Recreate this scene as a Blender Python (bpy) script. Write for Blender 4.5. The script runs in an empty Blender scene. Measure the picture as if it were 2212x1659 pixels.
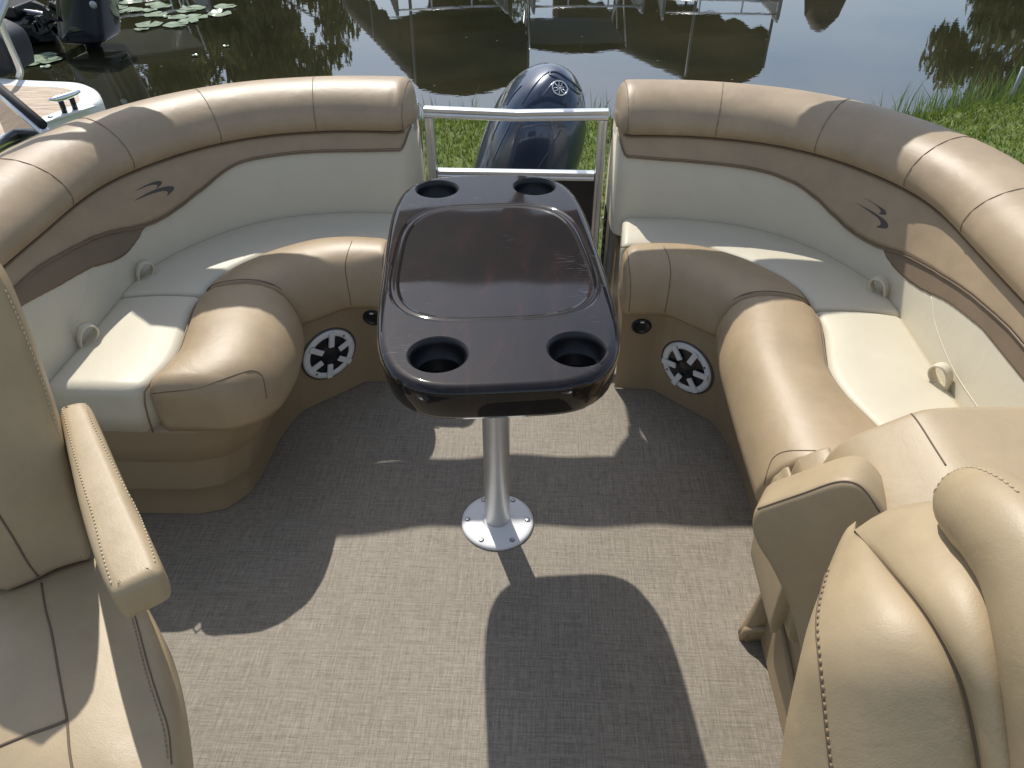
import bpy, bmesh, math, random
import numpy as np
from mathutils import Vector, Matrix
from mathutils.bvhtree import BVHTree

# ------------------------------------------------------------------ camera, sky, sun, exposure
scn = bpy.context.scene
COL = scn.collection
F, CX, CY = 1600.0, 1106.0, 829.5            # focal length and centre in a 2212 x 1659 picture
CAM_H, PITCH, YAW = 1.42, math.radians(38.3), math.radians(2.5)
CAM = np.array([0.09, 0.0, CAM_H])
cam_d = bpy.data.cameras.new('camera')
cam = bpy.data.objects.new('camera', cam_d)
COL.objects.link(cam)
cam_d.sensor_width = 36.0
cam_d.lens = F / 2212.0 * 36.0
cam_d.clip_start = 0.02
cam_d.clip_end = 3000
cam.location = CAM
cam.rotation_euler = (math.pi / 2 - PITCH, 0, YAW)
scn.camera = cam

SUN_EL = math.radians(50.5)
SUN_AZ = math.radians(21.5)                  # shadows run towards -Y, 21.5 deg over to +X
sun_vec = Vector((-math.sin(SUN_AZ) * math.cos(SUN_EL), math.cos(SUN_AZ) * math.cos(SUN_EL), math.sin(SUN_EL)))
world = bpy.data.worlds.new('World')
scn.world = world
world.use_nodes = True
wn = world.node_tree
bg = wn.nodes['Background']
sky = wn.nodes.new('ShaderNodeTexSky')
sky.sky_type = 'NISHITA'
sky.sun_disc = False
sky.sun_elevation = SUN_EL
sky.sun_rotation = -SUN_AZ
sky.air_density = 1.0
sky.dust_density = 1.2
sky.ozone_density = 0.6
# thin broken cloud over the whole sky
_tc = wn.nodes.new('ShaderNodeTexCoord'); _mp = wn.nodes.new('ShaderNodeMapping'); _mp.inputs['Scale'].default_value = (1, 1, 2.2)
_cn = wn.nodes.new('ShaderNodeTexNoise'); _cn.inputs['Scale'].default_value = 2.6; _cn.inputs['Detail'].default_value = 7; _cn.inputs['Roughness'].default_value = .55
_cr = wn.nodes.new('ShaderNodeMapRange'); _cr.inputs['From Min'].default_value = .38; _cr.inputs['From Max'].default_value = .72; _cr.inputs['To Max'].default_value = .45
_mx = wn.nodes.new('ShaderNodeMix'); _mx.data_type = 'RGBA'; _mx.inputs[7].default_value = (8.2, 8.5, 9.0, 1)
wn.links.new(_tc.outputs['Generated'], _mp.inputs['Vector']); wn.links.new(_mp.outputs[0], _cn.inputs['Vector']); wn.links.new(_cn.outputs[0], _cr.inputs['Value'])
wn.links.new(_cr.outputs[0], _mx.inputs[0]); wn.links.new(sky.outputs[0], _mx.inputs[6]); wn.links.new(_mx.outputs[2], bg.inputs[0])
bg.inputs[1].default_value = 0.138
sl = bpy.data.lights.new('sun', 'SUN')
sl.energy = 4.05
sl.angle = math.radians(0.53)
sl.color = (1.0, 0.95, 0.87)
sun = bpy.data.objects.new('sun', sl)
COL.objects.link(sun)
sun.rotation_euler = sun_vec.to_track_quat('Z', 'Y').to_euler()
scn.view_settings.view_transform = 'Standard'
scn.view_settings.look = 'None'
scn.view_settings.exposure = 0.0
scn.view_settings.gamma = 1.0

# ------------------------------------------------------------------ pixel helpers (a pixel gives a direction)
_c, _s, _cy, _sy = math.cos(PITCH), math.sin(PITCH), math.cos(YAW), math.sin(YAW)
_M = np.array([[_cy, -_sy, 0], [_sy, _cy, 0], [0, 0, 1]])
_R, _U, _D = _M @ np.array([1, 0, 0.]), _M @ np.array([0, _s, _c]), _M @ np.array([0, _c, -_s])
def ray(x, y): return _D + _R * ((x - CX) / F) + _U * ((CY - y) / F)
def atz(x, y, z): r = ray(x, y); return CAM + r * ((z - CAM[2]) / r[2])
def aty(x, y, Y): r = ray(x, y); return CAM + r * ((Y - CAM[1]) / r[1])
def onplane(x, y, p0, n):
    r = ray(x, y); n = np.array(n, float); return CAM + r * (((np.array(p0) - CAM) @ n) / (r @ n))
def c1(L): return [(x * .42017, y * .42017) for x, y in L]
def c3(L): return [(x * .42017 + 1282.6, y * .42017) for x, y in L]
def c4(L): return [(x * .42017, y * .42017 + 503.4) for x, y in L]
def c6(L): return [(x * .42017 + 1282.6, y * .42017 + 580.9) for x, y in L]
def c8(L): return [(x * .42017 + 1282.6, y * .42017 + 961.9) for x, y in L]
def c9(L): return [(x * .4551, y * .4551 + 604.1) for x, y in L]

# ------------------------------------------------------------------ materials
MATS = {}
def new_mat(name):
    m = bpy.data.materials.new(name); m.use_nodes = True
    MATS[name] = m
    return m, m.node_tree.nodes, m.node_tree.links, m.node_tree.nodes['Principled BSDF']
def N(nodes, typ, **kw):
    n = nodes.new(typ)
    for k, v in kw.items():
        if k in n.inputs: n.inputs[k].default_value = v
        else: setattr(n, k, v)
    return n
def ramp(nodes, stops):
    r = nodes.new('ShaderNodeValToRGB'); e = r.color_ramp.elements
    while len(e) < len(stops): e.new(0.5)
    for i, (p, c) in enumerate(stops):
        e[i].position = p; e[i].color = (*c, 1) if len(c) == 3 else c
    return r
def mapping(nodes, links, scale, coord='Object', rot=(0, 0, 0)):
    t = nodes.new('ShaderNodeTexCoord'); mp = nodes.new('ShaderNodeMapping')
    mp.inputs['Scale'].default_value = scale; mp.inputs['Rotation'].default_value = rot
    links.new(t.outputs[coord], mp.inputs['Vector']); return mp
def simple(name, col, rough=.5, metal=0, spec=.5, coat=0, var=0.0, vscale=6, bump=0, bscale=200):
    m, n, l, p = new_mat(name)
    p.inputs['Base Color'].default_value = (*col, 1)
    p.inputs['Roughness'].default_value = rough
    p.inputs['Metallic'].default_value = metal
    p.inputs['Specular IOR Level'].default_value = spec
    p.inputs['Coat Weight'].default_value = coat
    p.inputs['Coat Roughness'].default_value = .05
    if var or bump: mp = mapping(n, l, (1, 1, 1))
    if var:
        t = N(n, 'ShaderNodeTexNoise', Scale=vscale, Detail=6.0, Roughness=.6); l.new(mp.outputs[0], t.inputs['Vector'])
        lo = tuple(c * (1 - var) for c in col); hi = tuple(min(1, c * (1 + var)) for c in col)
        r = ramp(n, [(.3, lo), (.7, hi)]); l.new(t.outputs[0], r.inputs[0]); l.new(r.outputs[0], p.inputs['Base Color'])
    if bump:
        t = N(n, 'ShaderNodeTexNoise', Scale=bscale, Detail=3.0); l.new(mp.outputs[0], t.inputs['Vector'])
        b = N(n, 'ShaderNodeBump', Strength=bump, Distance=.002); l.new(t.outputs[0], b.inputs['Height']); l.new(b.outputs[0], p.inputs['Normal'])
    return m
def vinyl(name, col, rough=.45, wear=.10, folds=.12):
    m, n, l, p = new_mat(name)
    mp = mapping(n, l, (1, 1, 1))
    a = N(n, 'ShaderNodeTexNoise', Scale=9.0, Detail=8.0, Roughness=.65); l.new(mp.outputs[0], a.inputs['Vector'])
    g = N(n, 'ShaderNodeTexVoronoi', Scale=420.0); l.new(mp.outputs[0], g.inputs['Vector'])
    f = N(n, 'ShaderNodeTexNoise', Scale=14.0, Detail=3.0, Distortion=.6); l.new(mp.outputs[0], f.inputs['Vector'])
    lo = tuple(c * (1 - wear) for c in col); hi = tuple(min(1, c * (1 + wear * .9)) for c in col)
    r = ramp(n, [(.32, lo), (.68, hi)]); l.new(a.outputs[0], r.inputs[0]); l.new(r.outputs[0], p.inputs['Base Color'])
    rr = N(n, 'ShaderNodeMapRange'); rr.inputs['To Min'].default_value = rough - .07; rr.inputs['To Max'].default_value = rough + .10
    l.new(a.outputs[0], rr.inputs['Value']); l.new(rr.outputs[0], p.inputs['Roughness'])
    gr_ = N(n, 'ShaderNodeTexNoise', Scale=190.0, Detail=5.0, Roughness=.7); l.new(mp.outputs[0], gr_.inputs['Vector'])
    b0 = N(n, 'ShaderNodeBump', Strength=.10, Distance=.0015); l.new(gr_.outputs[0], b0.inputs['Height'])
    b1 = N(n, 'ShaderNodeBump', Strength=.08, Distance=.0012); l.new(g.outputs['Distance'], b1.inputs['Height']); l.new(b0.outputs[0], b1.inputs['Normal'])
    b2 = N(n, 'ShaderNodeBump', Strength=folds, Distance=.012); l.new(f.outputs[0], b2.inputs['Height'])
    l.new(b1.outputs[0], b2.inputs['Normal']); l.new(b2.outputs[0], p.inputs['Normal'])
    p.inputs['Specular IOR Level'].default_value = .5
    return m
TAN = vinyl('tan_vinyl', (.405, .302, .182))
TAN_BACK = vinyl('tan_vinyl_backrest', (.39, .294, .188))
TAN_CHAIR = vinyl('tan_vinyl_chair', (.412, .315, .188), rough=.46)
WHITE = vinyl('ivory_vinyl', (.64, .585, .450), rough=.48, wear=.03, folds=.10)
BROWN = vinyl('brown_vinyl', (.205, .150, .098), rough=.45)
TRIM = simple('brown_piping', (.21, .155, .105), rough=.4)
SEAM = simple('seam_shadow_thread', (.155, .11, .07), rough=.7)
THREAD = simple('pale_thread', (.50, .41, .28), rough=.7)
LOGO = simple('emblem_print', (.085, .07, .062), rough=.5)
BASE_TAN = simple('molded_tan_base', (.33, .245, .145), rough=.45, var=.06, vscale=5, bump=.06, bscale=500)
ALU = simple('brushed_aluminium', (.74, .75, .76), rough=.30, metal=.9, var=.06, vscale=20)
ALU_PALE = simple('satin_anodised_aluminium', (.80, .81, .82), rough=.38, metal=.55, var=.04, vscale=30)
DARKPANEL = simple('dark_gate_panel', (.012, .011, .011), rough=.35, coat=.2)
BLACK = simple('black_plastic', (.012, .013, .015), rough=.32)
RUBBER = simple('black_rubber', (.015, .015, .015), rough=.7)
CUPBLK = simple('cup_black', (.006, .006, .007), rough=.42)
SPKWHITE = simple('speaker_white', (.78, .78, .77), rough=.45, var=.05)
CANVAS = simple('dark_canvas', (.035, .022, .016), rough=.85, var=.3, vscale=30, bump=.4, bscale=60)
CHROME = simple('chrome', (.85, .86, .88), rough=.12, metal=1)
SCREW = simple('screw_steel', (.35, .36, .37), rough=.35, metal=1)
PANELWALL = simple('boat_side_panel', (.55, .50, .42), rough=.35, var=.03)
PONT = simple('pontoon_aluminium', (.62, .63, .64), rough=.4, metal=.8)
WHITEPL = simple('white_trim', (.78, .79, .78), rough=.4, var=.03)

def mat_weave():
    m, n, l, p = new_mat('woven_vinyl_floor')
    def streak(sx, sy):
        mp = mapping(n, l, (sx, sy, 1))
        t = N(n, 'ShaderNodeTexNoise', Scale=1.0, Detail=2.0, Roughness=.6); l.new(mp.outputs[0], t.inputs['Vector']); return t
    a, b = streak(260, 9), streak(9, 260)
    a2, b2 = streak(700, 45), streak(45, 700)
    def mix(x, y, f, typ='MIX'):
        k = n.new('ShaderNodeMix'); k.data_type = 'FLOAT'; k.inputs[0].default_value = f
        l.new(x, k.inputs[2]); l.new(y, k.inputs[3]); return k.outputs[0]
    s1 = mix(a.outputs[0], b.outputs[0], .5); s2 = mix(a2.outputs[0], b2.outputs[0], .5); s = mix(s1, s2, .55)
    r = ramp(n, [(.28, (.086, .073, .055)), (.44, (.203, .176, .136)), (.56, (.325, .285, .224)), (.72, (.48, .425, .34))])
    l.new(s, r.inputs[0])
    mpb = mapping(n, l, (1, 1, 1)); big = N(n, 'ShaderNodeTexNoise', Scale=2.2, Detail=4.0); l.new(mpb.outputs[0], big.inputs['Vector'])
    rb = ramp(n, [(.3, (.86, .86, .86)), (.7, (1.06, 1.06, 1.06))]); l.new(big.outputs[0], rb.inputs[0])
    mm = n.new('ShaderNodeMix'); mm.data_type = 'RGBA'; mm.blend_type = 'MULTIPLY'; mm.inputs[0].default_value = 1
    l.new(r.outputs[0], mm.inputs[6]); l.new(rb.outputs[0], mm.inputs[7]); l.new(mm.outputs[2], p.inputs['Base Color'])
    p.inputs['Roughness'].default_value = .62
    p.inputs['Specular IOR Level'].default_value = .3
    bp = N(n, 'ShaderNodeBump', Strength=.35, Distance=.001); l.new(s, bp.inputs['Height']); l.new(bp.outputs[0], p.inputs['Normal'])
    return m
WEAVE = mat_weave()

def mat_table():
    m, n, l, p = new_mat('burl_woodgrain_gloss')
    mp = mapping(n, l, (7, 1.4, 1))
    t = N(n, 'ShaderNodeTexNoise', Scale=4.0, Detail=8.0, Roughness=.7, Distortion=.4); l.new(mp.outputs[0], t.inputs['Vector'])
    r = ramp(n, [(.30, (.0035, .0028, .003)), (.52, (.008, .0048, .0046)), (.78, (.030, .012, .011))]); l.new(t.outputs[0], r.inputs[0])
    mpc = mapping(n, l, (34, 900, 1), rot=(0, 0, .55)); c_ = N(n, 'ShaderNodeTexNoise', Scale=1.0, Detail=2.0); l.new(mpc.outputs[0], c_.inputs['Vector'])
    mpd = mapping(n, l, (1, 1, 1)); d_ = N(n, 'ShaderNodeTexNoise', Scale=7.0, Detail=3.0); l.new(mpd.outputs[0], d_.inputs['Vector'])
    cm_ = n.new('ShaderNodeMath'); cm_.operation = 'MULTIPLY'; l.new(c_.outputs[0], cm_.inputs[0]); l.new(d_.outputs[0], cm_.inputs[1])
    cr_ = ramp(n, [(.425, (0, 0, 0)), (.49, (1, 1, 1))]); l.new(cm_.outputs[0], cr_.inputs[0])
    sm_ = n.new('ShaderNodeMix'); sm_.data_type = 'RGBA'; l.new(cr_.outputs[0], sm_.inputs[0]); l.new(r.outputs[0], sm_.inputs[6]); sm_.inputs[7].default_value = (.16, .15, .15, 1)
    l.new(sm_.outputs[2], p.inputs['Base Color'])
    # fine scratches and haze on the lacquer
    mps = mapping(n, l, (40, 260, 1), rot=(0, 0, .5)); sc = N(n, 'ShaderNodeTexNoise', Scale=1.0, Detail=5.0, Roughness=.8); l.new(mps.outputs[0], sc.inputs['Vector'])
    mph = mapping(n, l, (1, 1, 1)); hz = N(n, 'ShaderNodeTexNoise', Scale=9.0, Detail=5.0); l.new(mph.outputs[0], hz.inputs['Vector'])
    k = n.new('ShaderNodeMath'); k.operation = 'MULTIPLY'; l.new(sc.outputs[0], k.inputs[0]); l.new(hz.outputs[0], k.inputs[1])
    rr = N(n, 'ShaderNodeMapRange'); rr.inputs['From Min'].default_value = .12; rr.inputs['From Max'].default_value = .42
    rr.inputs['To Min'].default_value = .025; rr.inputs['To Max'].default_value = .085; l.new(hz.outputs[0], rr.inputs['Value'])
    rr.inputs['From Min'].default_value = .35; rr.inputs['From Max'].default_value = .7
    l.new(rr.outputs[0], p.inputs['Coat Roughness']); p.inputs['Roughness'].default_value = .45
    p.inputs['Specular IOR Level'].default_value = .05
    p.inputs['Coat Weight'].default_value = 1.0; p.inputs['Coat IOR'].default_value = 1.45
    b = N(n, 'ShaderNodeBump', Strength=.008, Distance=.001); l.new(sc.outputs[0], b.inputs['Height']); l.new(b.outputs[0], p.inputs['Normal'])
    return m
TABLE = mat_table()

def mat_cowl():
    m, n, l, p = new_mat('blue_grey_cowling_paint')
    mp = mapping(n, l, (1, 1, 1)); t = N(n, 'ShaderNodeTexNoise', Scale=900.0, Detail=1.0); l.new(mp.outputs[0], t.inputs['Vector'])
    r = ramp(n, [(.3, (.020, .034, .064)), (.7, (.038, .062, .108))]); l.new(t.outputs[0], r.inputs[0]); l.new(r.outputs[0], p.inputs['Base Color'])
    p.inputs['Roughness'].default_value = .3; p.inputs['Metallic'].default_value = .3
    p.inputs['Coat Weight'].default_value = 1; p.inputs['Coat Roughness'].default_value = .04
    return m
COWL = mat_cowl()

def mat_water():
    m, n, l, p = new_mat('pond_water')
    mp = mapping(n, l, (1, 1, 1))
    t = N(n, 'ShaderNodeTexNoise', Scale=.5, Detail=5.0); l.new(mp.outputs[0], t.inputs['Vector'])
    r = ramp(n, [(.3, (.018, .019, .010)), (.7, (.044, .040, .020))]); l.new(t.outputs[0], r.inputs[0])
    v = N(n, 'ShaderNodeTexVoronoi', Scale=3.2); l.new(mp.outputs[0], v.inputs['Vector'])
    vr = ramp(n, [(.035, (1, 1, 1)), (.055, (0, 0, 0))]); l.new(v.outputs['Distance'], vr.inputs[0])
    mx = n.new('ShaderNodeMix'); mx.data_type = 'RGBA'; l.new(vr.outputs[0], mx.inputs[0]); l.new(r.outputs[0], mx.inputs[6]); mx.inputs[7].default_value = (.20, .19, .12, 1)
    l.new(mx.outputs[2], p.inputs['Base Color'])
    p.inputs['Roughness'].default_value = .01; p.inputs['IOR'].default_value = 2.7
    w = N(n, 'ShaderNodeTexNoise', Scale=5.0, Detail=3.0); mp2 = mapping(n, l, (1, 1.5, 1)); l.new(mp2.outputs[0], w.inputs['Vector'])
    b = N(n, 'ShaderNodeBump', Strength=.05, Distance=.006); l.new(w.outputs[0], b.inputs['Height']); l.new(b.outputs[0], p.inputs['Normal'])
    return m
WATER = mat_water()
def mat_leaf(name, lo, hi, trans=.3):
    m, n, l, p = new_mat(name)
    g = n.new('ShaderNodeNewGeometry'); r = ramp(n, [(0, lo), (1, hi)])
    l.new(g.outputs['Random Per Island'], r.inputs[0]); l.new(r.outputs[0], p.inputs['Base Color'])
    p.inputs['Roughness'].default_value = .5
    tr = n.new('ShaderNodeBsdfTranslucent'); l.new(r.outputs[0], tr.inputs[0])
    mx = n.new('ShaderNodeMixShader'); mx.inputs[0].default_value = trans
    l.new(p.outputs[0], mx.inputs[1]); l.new(tr.outputs[0], mx.inputs[2]); l.new(mx.outputs[0], n['Material Output'].inputs[0])
    return m
GRASS = mat_leaf('grass_blades', (.09, .15, .020), (.24, .30, .060), .5)
REED = mat_leaf('reed_blades', (.07, .13, .03), (.20, .26, .08), .4)
LEAF = mat_leaf('tree_leaves', (.050, .065, .020), (.13, .145, .045), .4)
BARK = simple('bark', (.09, .07, .05), rough=.9, var=.3, bump=.6, bscale=30)
SOIL = simple('lawn_ground', (.11, .15, .035), rough=.95, var=.35, vscale=9, bump=.6, bscale=60)
PAD = simple('lily_pad_leaf', (.30, .38, .26), rough=.22, var=.25, vscale=9)
PALE_DECK = None
def mat_teak():
    m, n, l, p = new_mat('pale_striped_deck_mat')
    mp = mapping(n, l, (5, 60, 1), rot=(0, 0, -.35)); t = N(n, 'ShaderNodeTexNoise', Scale=1.2, Detail=5.0); l.new(mp.outputs[0], t.inputs['Vector'])
    r = ramp(n, [(.32, (.25, .18, .12)), (.5, (.50, .39, .28)), (.7, (.66, .55, .42))]); l.new(t.outputs[0], r.inputs[0]); l.new(r.outputs[0], p.inputs['Base Color'])
    p.inputs['Roughness'].default_value = .7; return m
DECKMAT = mat_teak()
CANOPY = simple('canopy_fabric', (.022, .022, .018), rough=.95, var=.3, vscale=3)
NAVY = simple('navy_canvas', (.03, .055, .10), rough=.8, var=.1)
GREYHULL = simple('grey_hull', (.16, .175, .175), rough=.4, metal=.3, var=.08)
BLACKHULL = simple('black_gelcoat', (.010, .011, .014), rough=.15, coat=.5)

# ------------------------------------------------------------------ mesh helpers
def obj(name, verts, faces, mat, parent=None, smooth=True, fix=True):
    me = bpy.data.meshes.new(name)
    me.from_pydata([tuple(map(float, v)) for v in verts], [], faces)
    if fix:
        bm = bmesh.new(); bm.from_mesh(me); bmesh.ops.remove_doubles(bm, verts=bm.verts, dist=1e-6)
        bmesh.ops.recalc_face_normals(bm, faces=bm.faces); bm.to_mesh(me); bm.free()
    me.materials.append(mat)
    if smooth: me.polygons.foreach_set('use_smooth', [True] * len(me.polygons))
    o = bpy.data.objects.new(name, me); COL.objects.link(o)
    if parent is not None: put(o, parent)
    return o
def put(o, parent):
    o.parent = parent
    r = parent
    off = Vector((0, 0, 0))
    while r is not None: off += r.location; r = r.parent
    o.location = -off                        # vertices are given in world metres
def thing(name, label, cat, loc=(0, 0, 0), group=None):
    o = bpy.data.objects.new(name, None); COL.objects.link(o); o.location = loc; o.empty_display_size = .1
    o['label'] = label; o['category'] = cat
    if group: o['group'] = group
    return o
def tag(o, label, cat, group=None):
    o['label'] = label; o['category'] = cat
    if group: o['group'] = group
    return o
class MB:
    def __init__(s): s.v = []; s.f = []
    def add(s, v, f):
        k = len(s.v); s.v += [tuple(map(float, p)) for p in v]; s.f += [tuple(i + k for i in q) for q in f]; return s
    def box(s, c, d, M=None):
        x, y, z = d[0] / 2, d[1] / 2, d[2] / 2
        v = [(a * x, b * y, e * z) for a in (-1, 1) for b in (-1, 1) for e in (-1, 1)]
        if M is not None: v = [tuple(M @ Vector(p)) for p in v]
        v = [(p[0] + c[0], p[1] + c[1], p[2] + c[2]) for p in v]
        return s.add(v, [(0, 1, 3, 2), (4, 6, 7, 5), (0, 4, 5, 1), (2, 3, 7, 6), (0, 2, 6, 4), (1, 5, 7, 3)])
    def grid(s, P, cu=False, cv=False, cap0=False, cap1=False):
        P = np.asarray(P); n, m = P.shape[:2]; k = len(s.v)
        s.v += [tuple(map(float, p)) for p in P.reshape(-1, 3)]
        for i in range(n if cu else n - 1):
            for j in range(m if cv else m - 1):
                a, b = k + i * m + j, k + i * m + (j + 1) % m
                c, d = k + ((i + 1) % n) * m + (j + 1) % m, k + ((i + 1) % n) * m + j
                s.f.append((a, b, c, d))
        if cap0: s.f.append(tuple(k + j for j in range(m)))
        if cap1: s.f.append(tuple(k + (n - 1) * m + j for j in reversed(range(m))))
        return s
    def tube(s, pts, r, n=8, closed=False, caps=True):
        pts = [Vector(p) for p in pts]; N_ = len(pts); rows = []
        up = None
        for i, p in enumerate(pts):
            a = pts[(i - 1) % N_] if (closed or i > 0) else p; b = pts[(i + 1) % N_] if (closed or i < N_ - 1) else p
            t = (b - a)
            t = t.normalized() if t.length > 1e-9 else Vector((0, 0, 1))
            if up is None: up = Vector((0, 0, 1)) if abs(t.z) < .9 else Vector((1, 0, 0))
            u = t.cross(up)
            u = u.normalized() if u.length > 1e-6 else t.orthogonal().normalized()
            w = u.cross(t).normalized(); up = w
            rr = r[i] if hasattr(r, '__len__') else r
            rows.append([p + (u * math.cos(q) + w * math.sin(q)) * rr for q in [2 * math.pi * k / n for k in range(n)]])
        return s.grid([[tuple(x) for x in row] for row in rows], cu=closed, cv=True, cap0=caps and not closed, cap1=caps and not closed)
    def lathe(s, prof, n=32, M=None, c0=False, c1=False):
        rows = []
        for r, z in prof:
            row = [Vector((r * math.cos(2 * math.pi * k / n), r * math.sin(2 * math.pi * k / n), z)) for k in range(n)]
            rows.append([tuple(M @ p) if M is not None else tuple(p) for p in row])
        return s.grid(rows, cv=True, cap0=c0, cap1=c1)
    def prism(s, poly, z0, z1):
        n = len(poly); v = [(x, y, z0) for x, y in poly] + [(x, y, z1) for x, y in poly]
        return s.add(v, [tuple(range(n - 1, -1, -1)), tuple(range(n, 2 * n))] + [(i, (i + 1) % n, n + (i + 1) % n, n + i) for i in range(n)])
    def build(s, name, mat, parent=None, smooth=True, bevel=0, fix=True):
        o = obj(name, s.v, s.f, mat, parent, smooth, fix)
        if bevel:
            b = o.modifiers.new('bevel', 'BEVEL'); b.width = bevel; b.segments = 2; b.limit_method = 'ANGLE'
        return o
def cr(pts, n, closed=False):
    """Catmull-Rom through pts, n points evenly spread by length."""
    P = np.array(pts, float)
    if closed: Q = np.vstack([P[-1], P, P[0], P[1]])
    else: Q = np.vstack([2 * P[0] - P[1], P, 2 * P[-1] - P[-2]])
    out = []
    for i in range(1, len(Q) - 2):
        p0, p1, p2, p3 = Q[i - 1], Q[i], Q[i + 1], Q[i + 2]
        for t in np.linspace(0, 1, 16, endpoint=False):
            out.append(.5 * ((2 * p1) + (-p0 + p2) * t + (2 * p0 - 5 * p1 + 4 * p2 - p3) * t ** 2 + (-p0 + 3 * p1 - 3 * p2 + p3) * t ** 3))
    out.append(Q[-2]); out = np.array(out)
    L = np.concatenate([[0], np.cumsum(np.linalg.norm(np.diff(out, axis=0), axis=1))])
    T = np.linspace(0, L[-1], n + 1)[:-1] if closed else np.linspace(0, L[-1], n)
    return np.stack([np.interp(T, L, out[:, k]) for k in range(out.shape[1])], 1)
def lin(pts, n):
    P = np.array(pts, float); L = np.concatenate([[0], np.cumsum(np.linalg.norm(np.diff(P, axis=0), axis=1))])
    T = np.linspace(0, L[-1], n); return np.stack([np.interp(T, L, P[:, k]) for k in range(P.shape[1])], 1)
def bvh(o):
    me = o.data; M = o.matrix_world if o.parent is None else Matrix.Translation(Vector((0, 0, 0)))
    return BVHTree.FromPolygons([v.co.copy() for v in me.vertices], [tuple(p.vertices) for p in me.polygons])
def drape(o, px, lift=.001):
    """pixels -> points on the surface of o (its vertices are world metres), lifted a little off it."""
    t = bvh(o); out = []
    for x, y in px:
        r = Vector(ray(x, y)).normalized(); h = t.ray_cast(Vector(CAM), r)
        if h[0] is not None: out.append(h[0] - r * lift)
    return out
def seam(name, o, px, parent, r=.0011, mat=None, n=40, smoothed=True, lift=.0002):
    p = cr(px, n) if smoothed else lin(px, n)
    pts = drape(o, p, lift)
    if len(pts) < 3: return None
    return MB().tube(pts, r, 6).build(name, mat or SEAM, parent)
def stitches(name, o, px, parent, step=.0065, r=.0009, mat=None):
    pts = drape(o, cr(px, 160), .0006)
    if len(pts) < 4: return None
    P = np.array(pts); L = np.concatenate([[0], np.cumsum(np.linalg.norm(np.diff(P, axis=0), axis=1))]); mb = MB()
    for d in np.arange(0, L[-1] - step, step):
        a = [np.interp(d, L, P[:, k]) for k in range(3)]; b = [np.interp(d + step * .62, L, P[:, k]) for k in range(3)]
        mb.tube([a, b], r, 5)
    return mb.build(name, mat or THREAD, parent)
def chaikin(P, it=2):
    P = np.array(P, float)
    for _ in range(it):
        Q = np.roll(P, -1, 0); P = np.stack([.75 * P + .25 * Q, .25 * P + .75 * Q], 1).reshape(-1, P.shape[1])
    return P
def pillow(name, pts3, nrm, thick, rnd, bulge, mat, parent, smooth_it=2, n=72, back_rnd=None, crown=.004):
    """A cushion: closed outline pts3 on a plane with outward normal nrm, rounded edges, domed face, real thickness."""
    P = chaikin(pts3, smooth_it); P = np.vstack([P, P[:1]]); P = lin(P, n + 1)[:-1]
    nv = np.array(nrm, float); nv /= np.linalg.norm(nv); c = P.mean(0)
    T = np.roll(P, -1, 0) - np.roll(P, 1, 0); T /= np.linalg.norm(T, axis=1)[:, None]
    I = np.cross(nv, T)
    if ((c - P) * I).sum() < 0: I = -I
    rows = []
    br = back_rnd if back_rnd is not None else rnd * .6
    for q in (0, 30, 60, 90):
        q = math.radians(q); rows.append(P + I * br * (1 - math.sin(q)) - nv * (thick - br * (1 - math.cos(q))))
    for q in (0, 18, 36, 54, 72, 90):
        q = math.radians(q); rows.append(P + I * rnd * (1 - math.cos(q)) - nv * (rnd * (1 - math.sin(q))))
    base = rows[-1]; cb = base.mean(0)
    X = base - cb; X = X - np.outer(X @ nv, nv); w_, v_ = np.linalg.eigh(X.T @ X); ax = v_[:, 2]; a_ = np.abs(X @ ax); bx = np.cross(nv, ax); b_ = np.abs(X @ bx)
    hl = max(0, a_.max() - b_.max() * 1.05); sp = cb + np.outer(np.clip(X @ ax, -hl, hl), ax)
    for f in (() if bulge == 0 else (.93, .84, .72, .58, .42, .25, .1, .02)):
        rows.append(sp + (base - sp) * f + nv * bulge * (1 - f * f))
    mb = MB().grid(rows, cv=True, cap0=True, cap1=bulge > 0)
    if bulge == 0:
        L = base; k0 = len(mb.v) - len(L); ex = np.cross(nv, [0.3, .5, .8]); ex /= np.linalg.norm(ex); ey = np.cross(nv, ex)
        from mathutils.geometry import delaunay_2d_cdt
        P2 = [Vector((float((p - cb) @ ex), float((p - cb) @ ey))) for p in L]; n_ = len(P2)
        xs_ = [p.x for p in P2]; ys_ = [p.y for p in P2]; st_ = max(max(xs_) - min(xs_), max(ys_) - min(ys_)) / 22; ins = []
        def inside(q):
            c_ = False
            for a in range(n_):
                p1, p2 = P2[a], P2[a - 1]
                if (p1.y > q.y) != (p2.y > q.y) and q.x < (p2.x - p1.x) * (q.y - p1.y) / (p2.y - p1.y) + p1.x: c_ = not c_
            return c_
        for x_ in np.arange(min(xs_), max(xs_), st_):
            for y_ in np.arange(min(ys_), max(ys_), st_):
                q = Vector((float(x_), float(y_)))
                if inside(q) and min((q - p).length for p in P2) > st_ * .6: ins.append(q)
        vv, _e, ff, *_r = delaunay_2d_cdt(P2 + ins, [(i, (i + 1) % n_) for i in range(n_)], [], 1, 1e-6)
        dm = [min((q - p).length for p in P2) for q in vv]; dmx = max(dm) or 1
        mb.add([cb + ex * q.x + ey * q.y + nv * (crown * (1 - (1 - d / dmx) ** 2)) for q, d in zip(vv, dm)], [tuple(f) for f in ff])
    o = mb.build(name, mat, parent)
    if bulge == 0:
        bm = bmesh.new(); bm.from_mesh(o.data); bmesh.ops.remove_doubles(bm, verts=bm.verts, dist=2e-5); bmesh.ops.recalc_face_normals(bm, faces=bm.faces); bm.to_mesh(o.data); bm.free()
    return o

exec_parts = []
# ================================================================== SETTING
WZ, GZ = -1.05, -0.80
def struct(o): o['kind'] = 'structure'; return o
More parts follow.
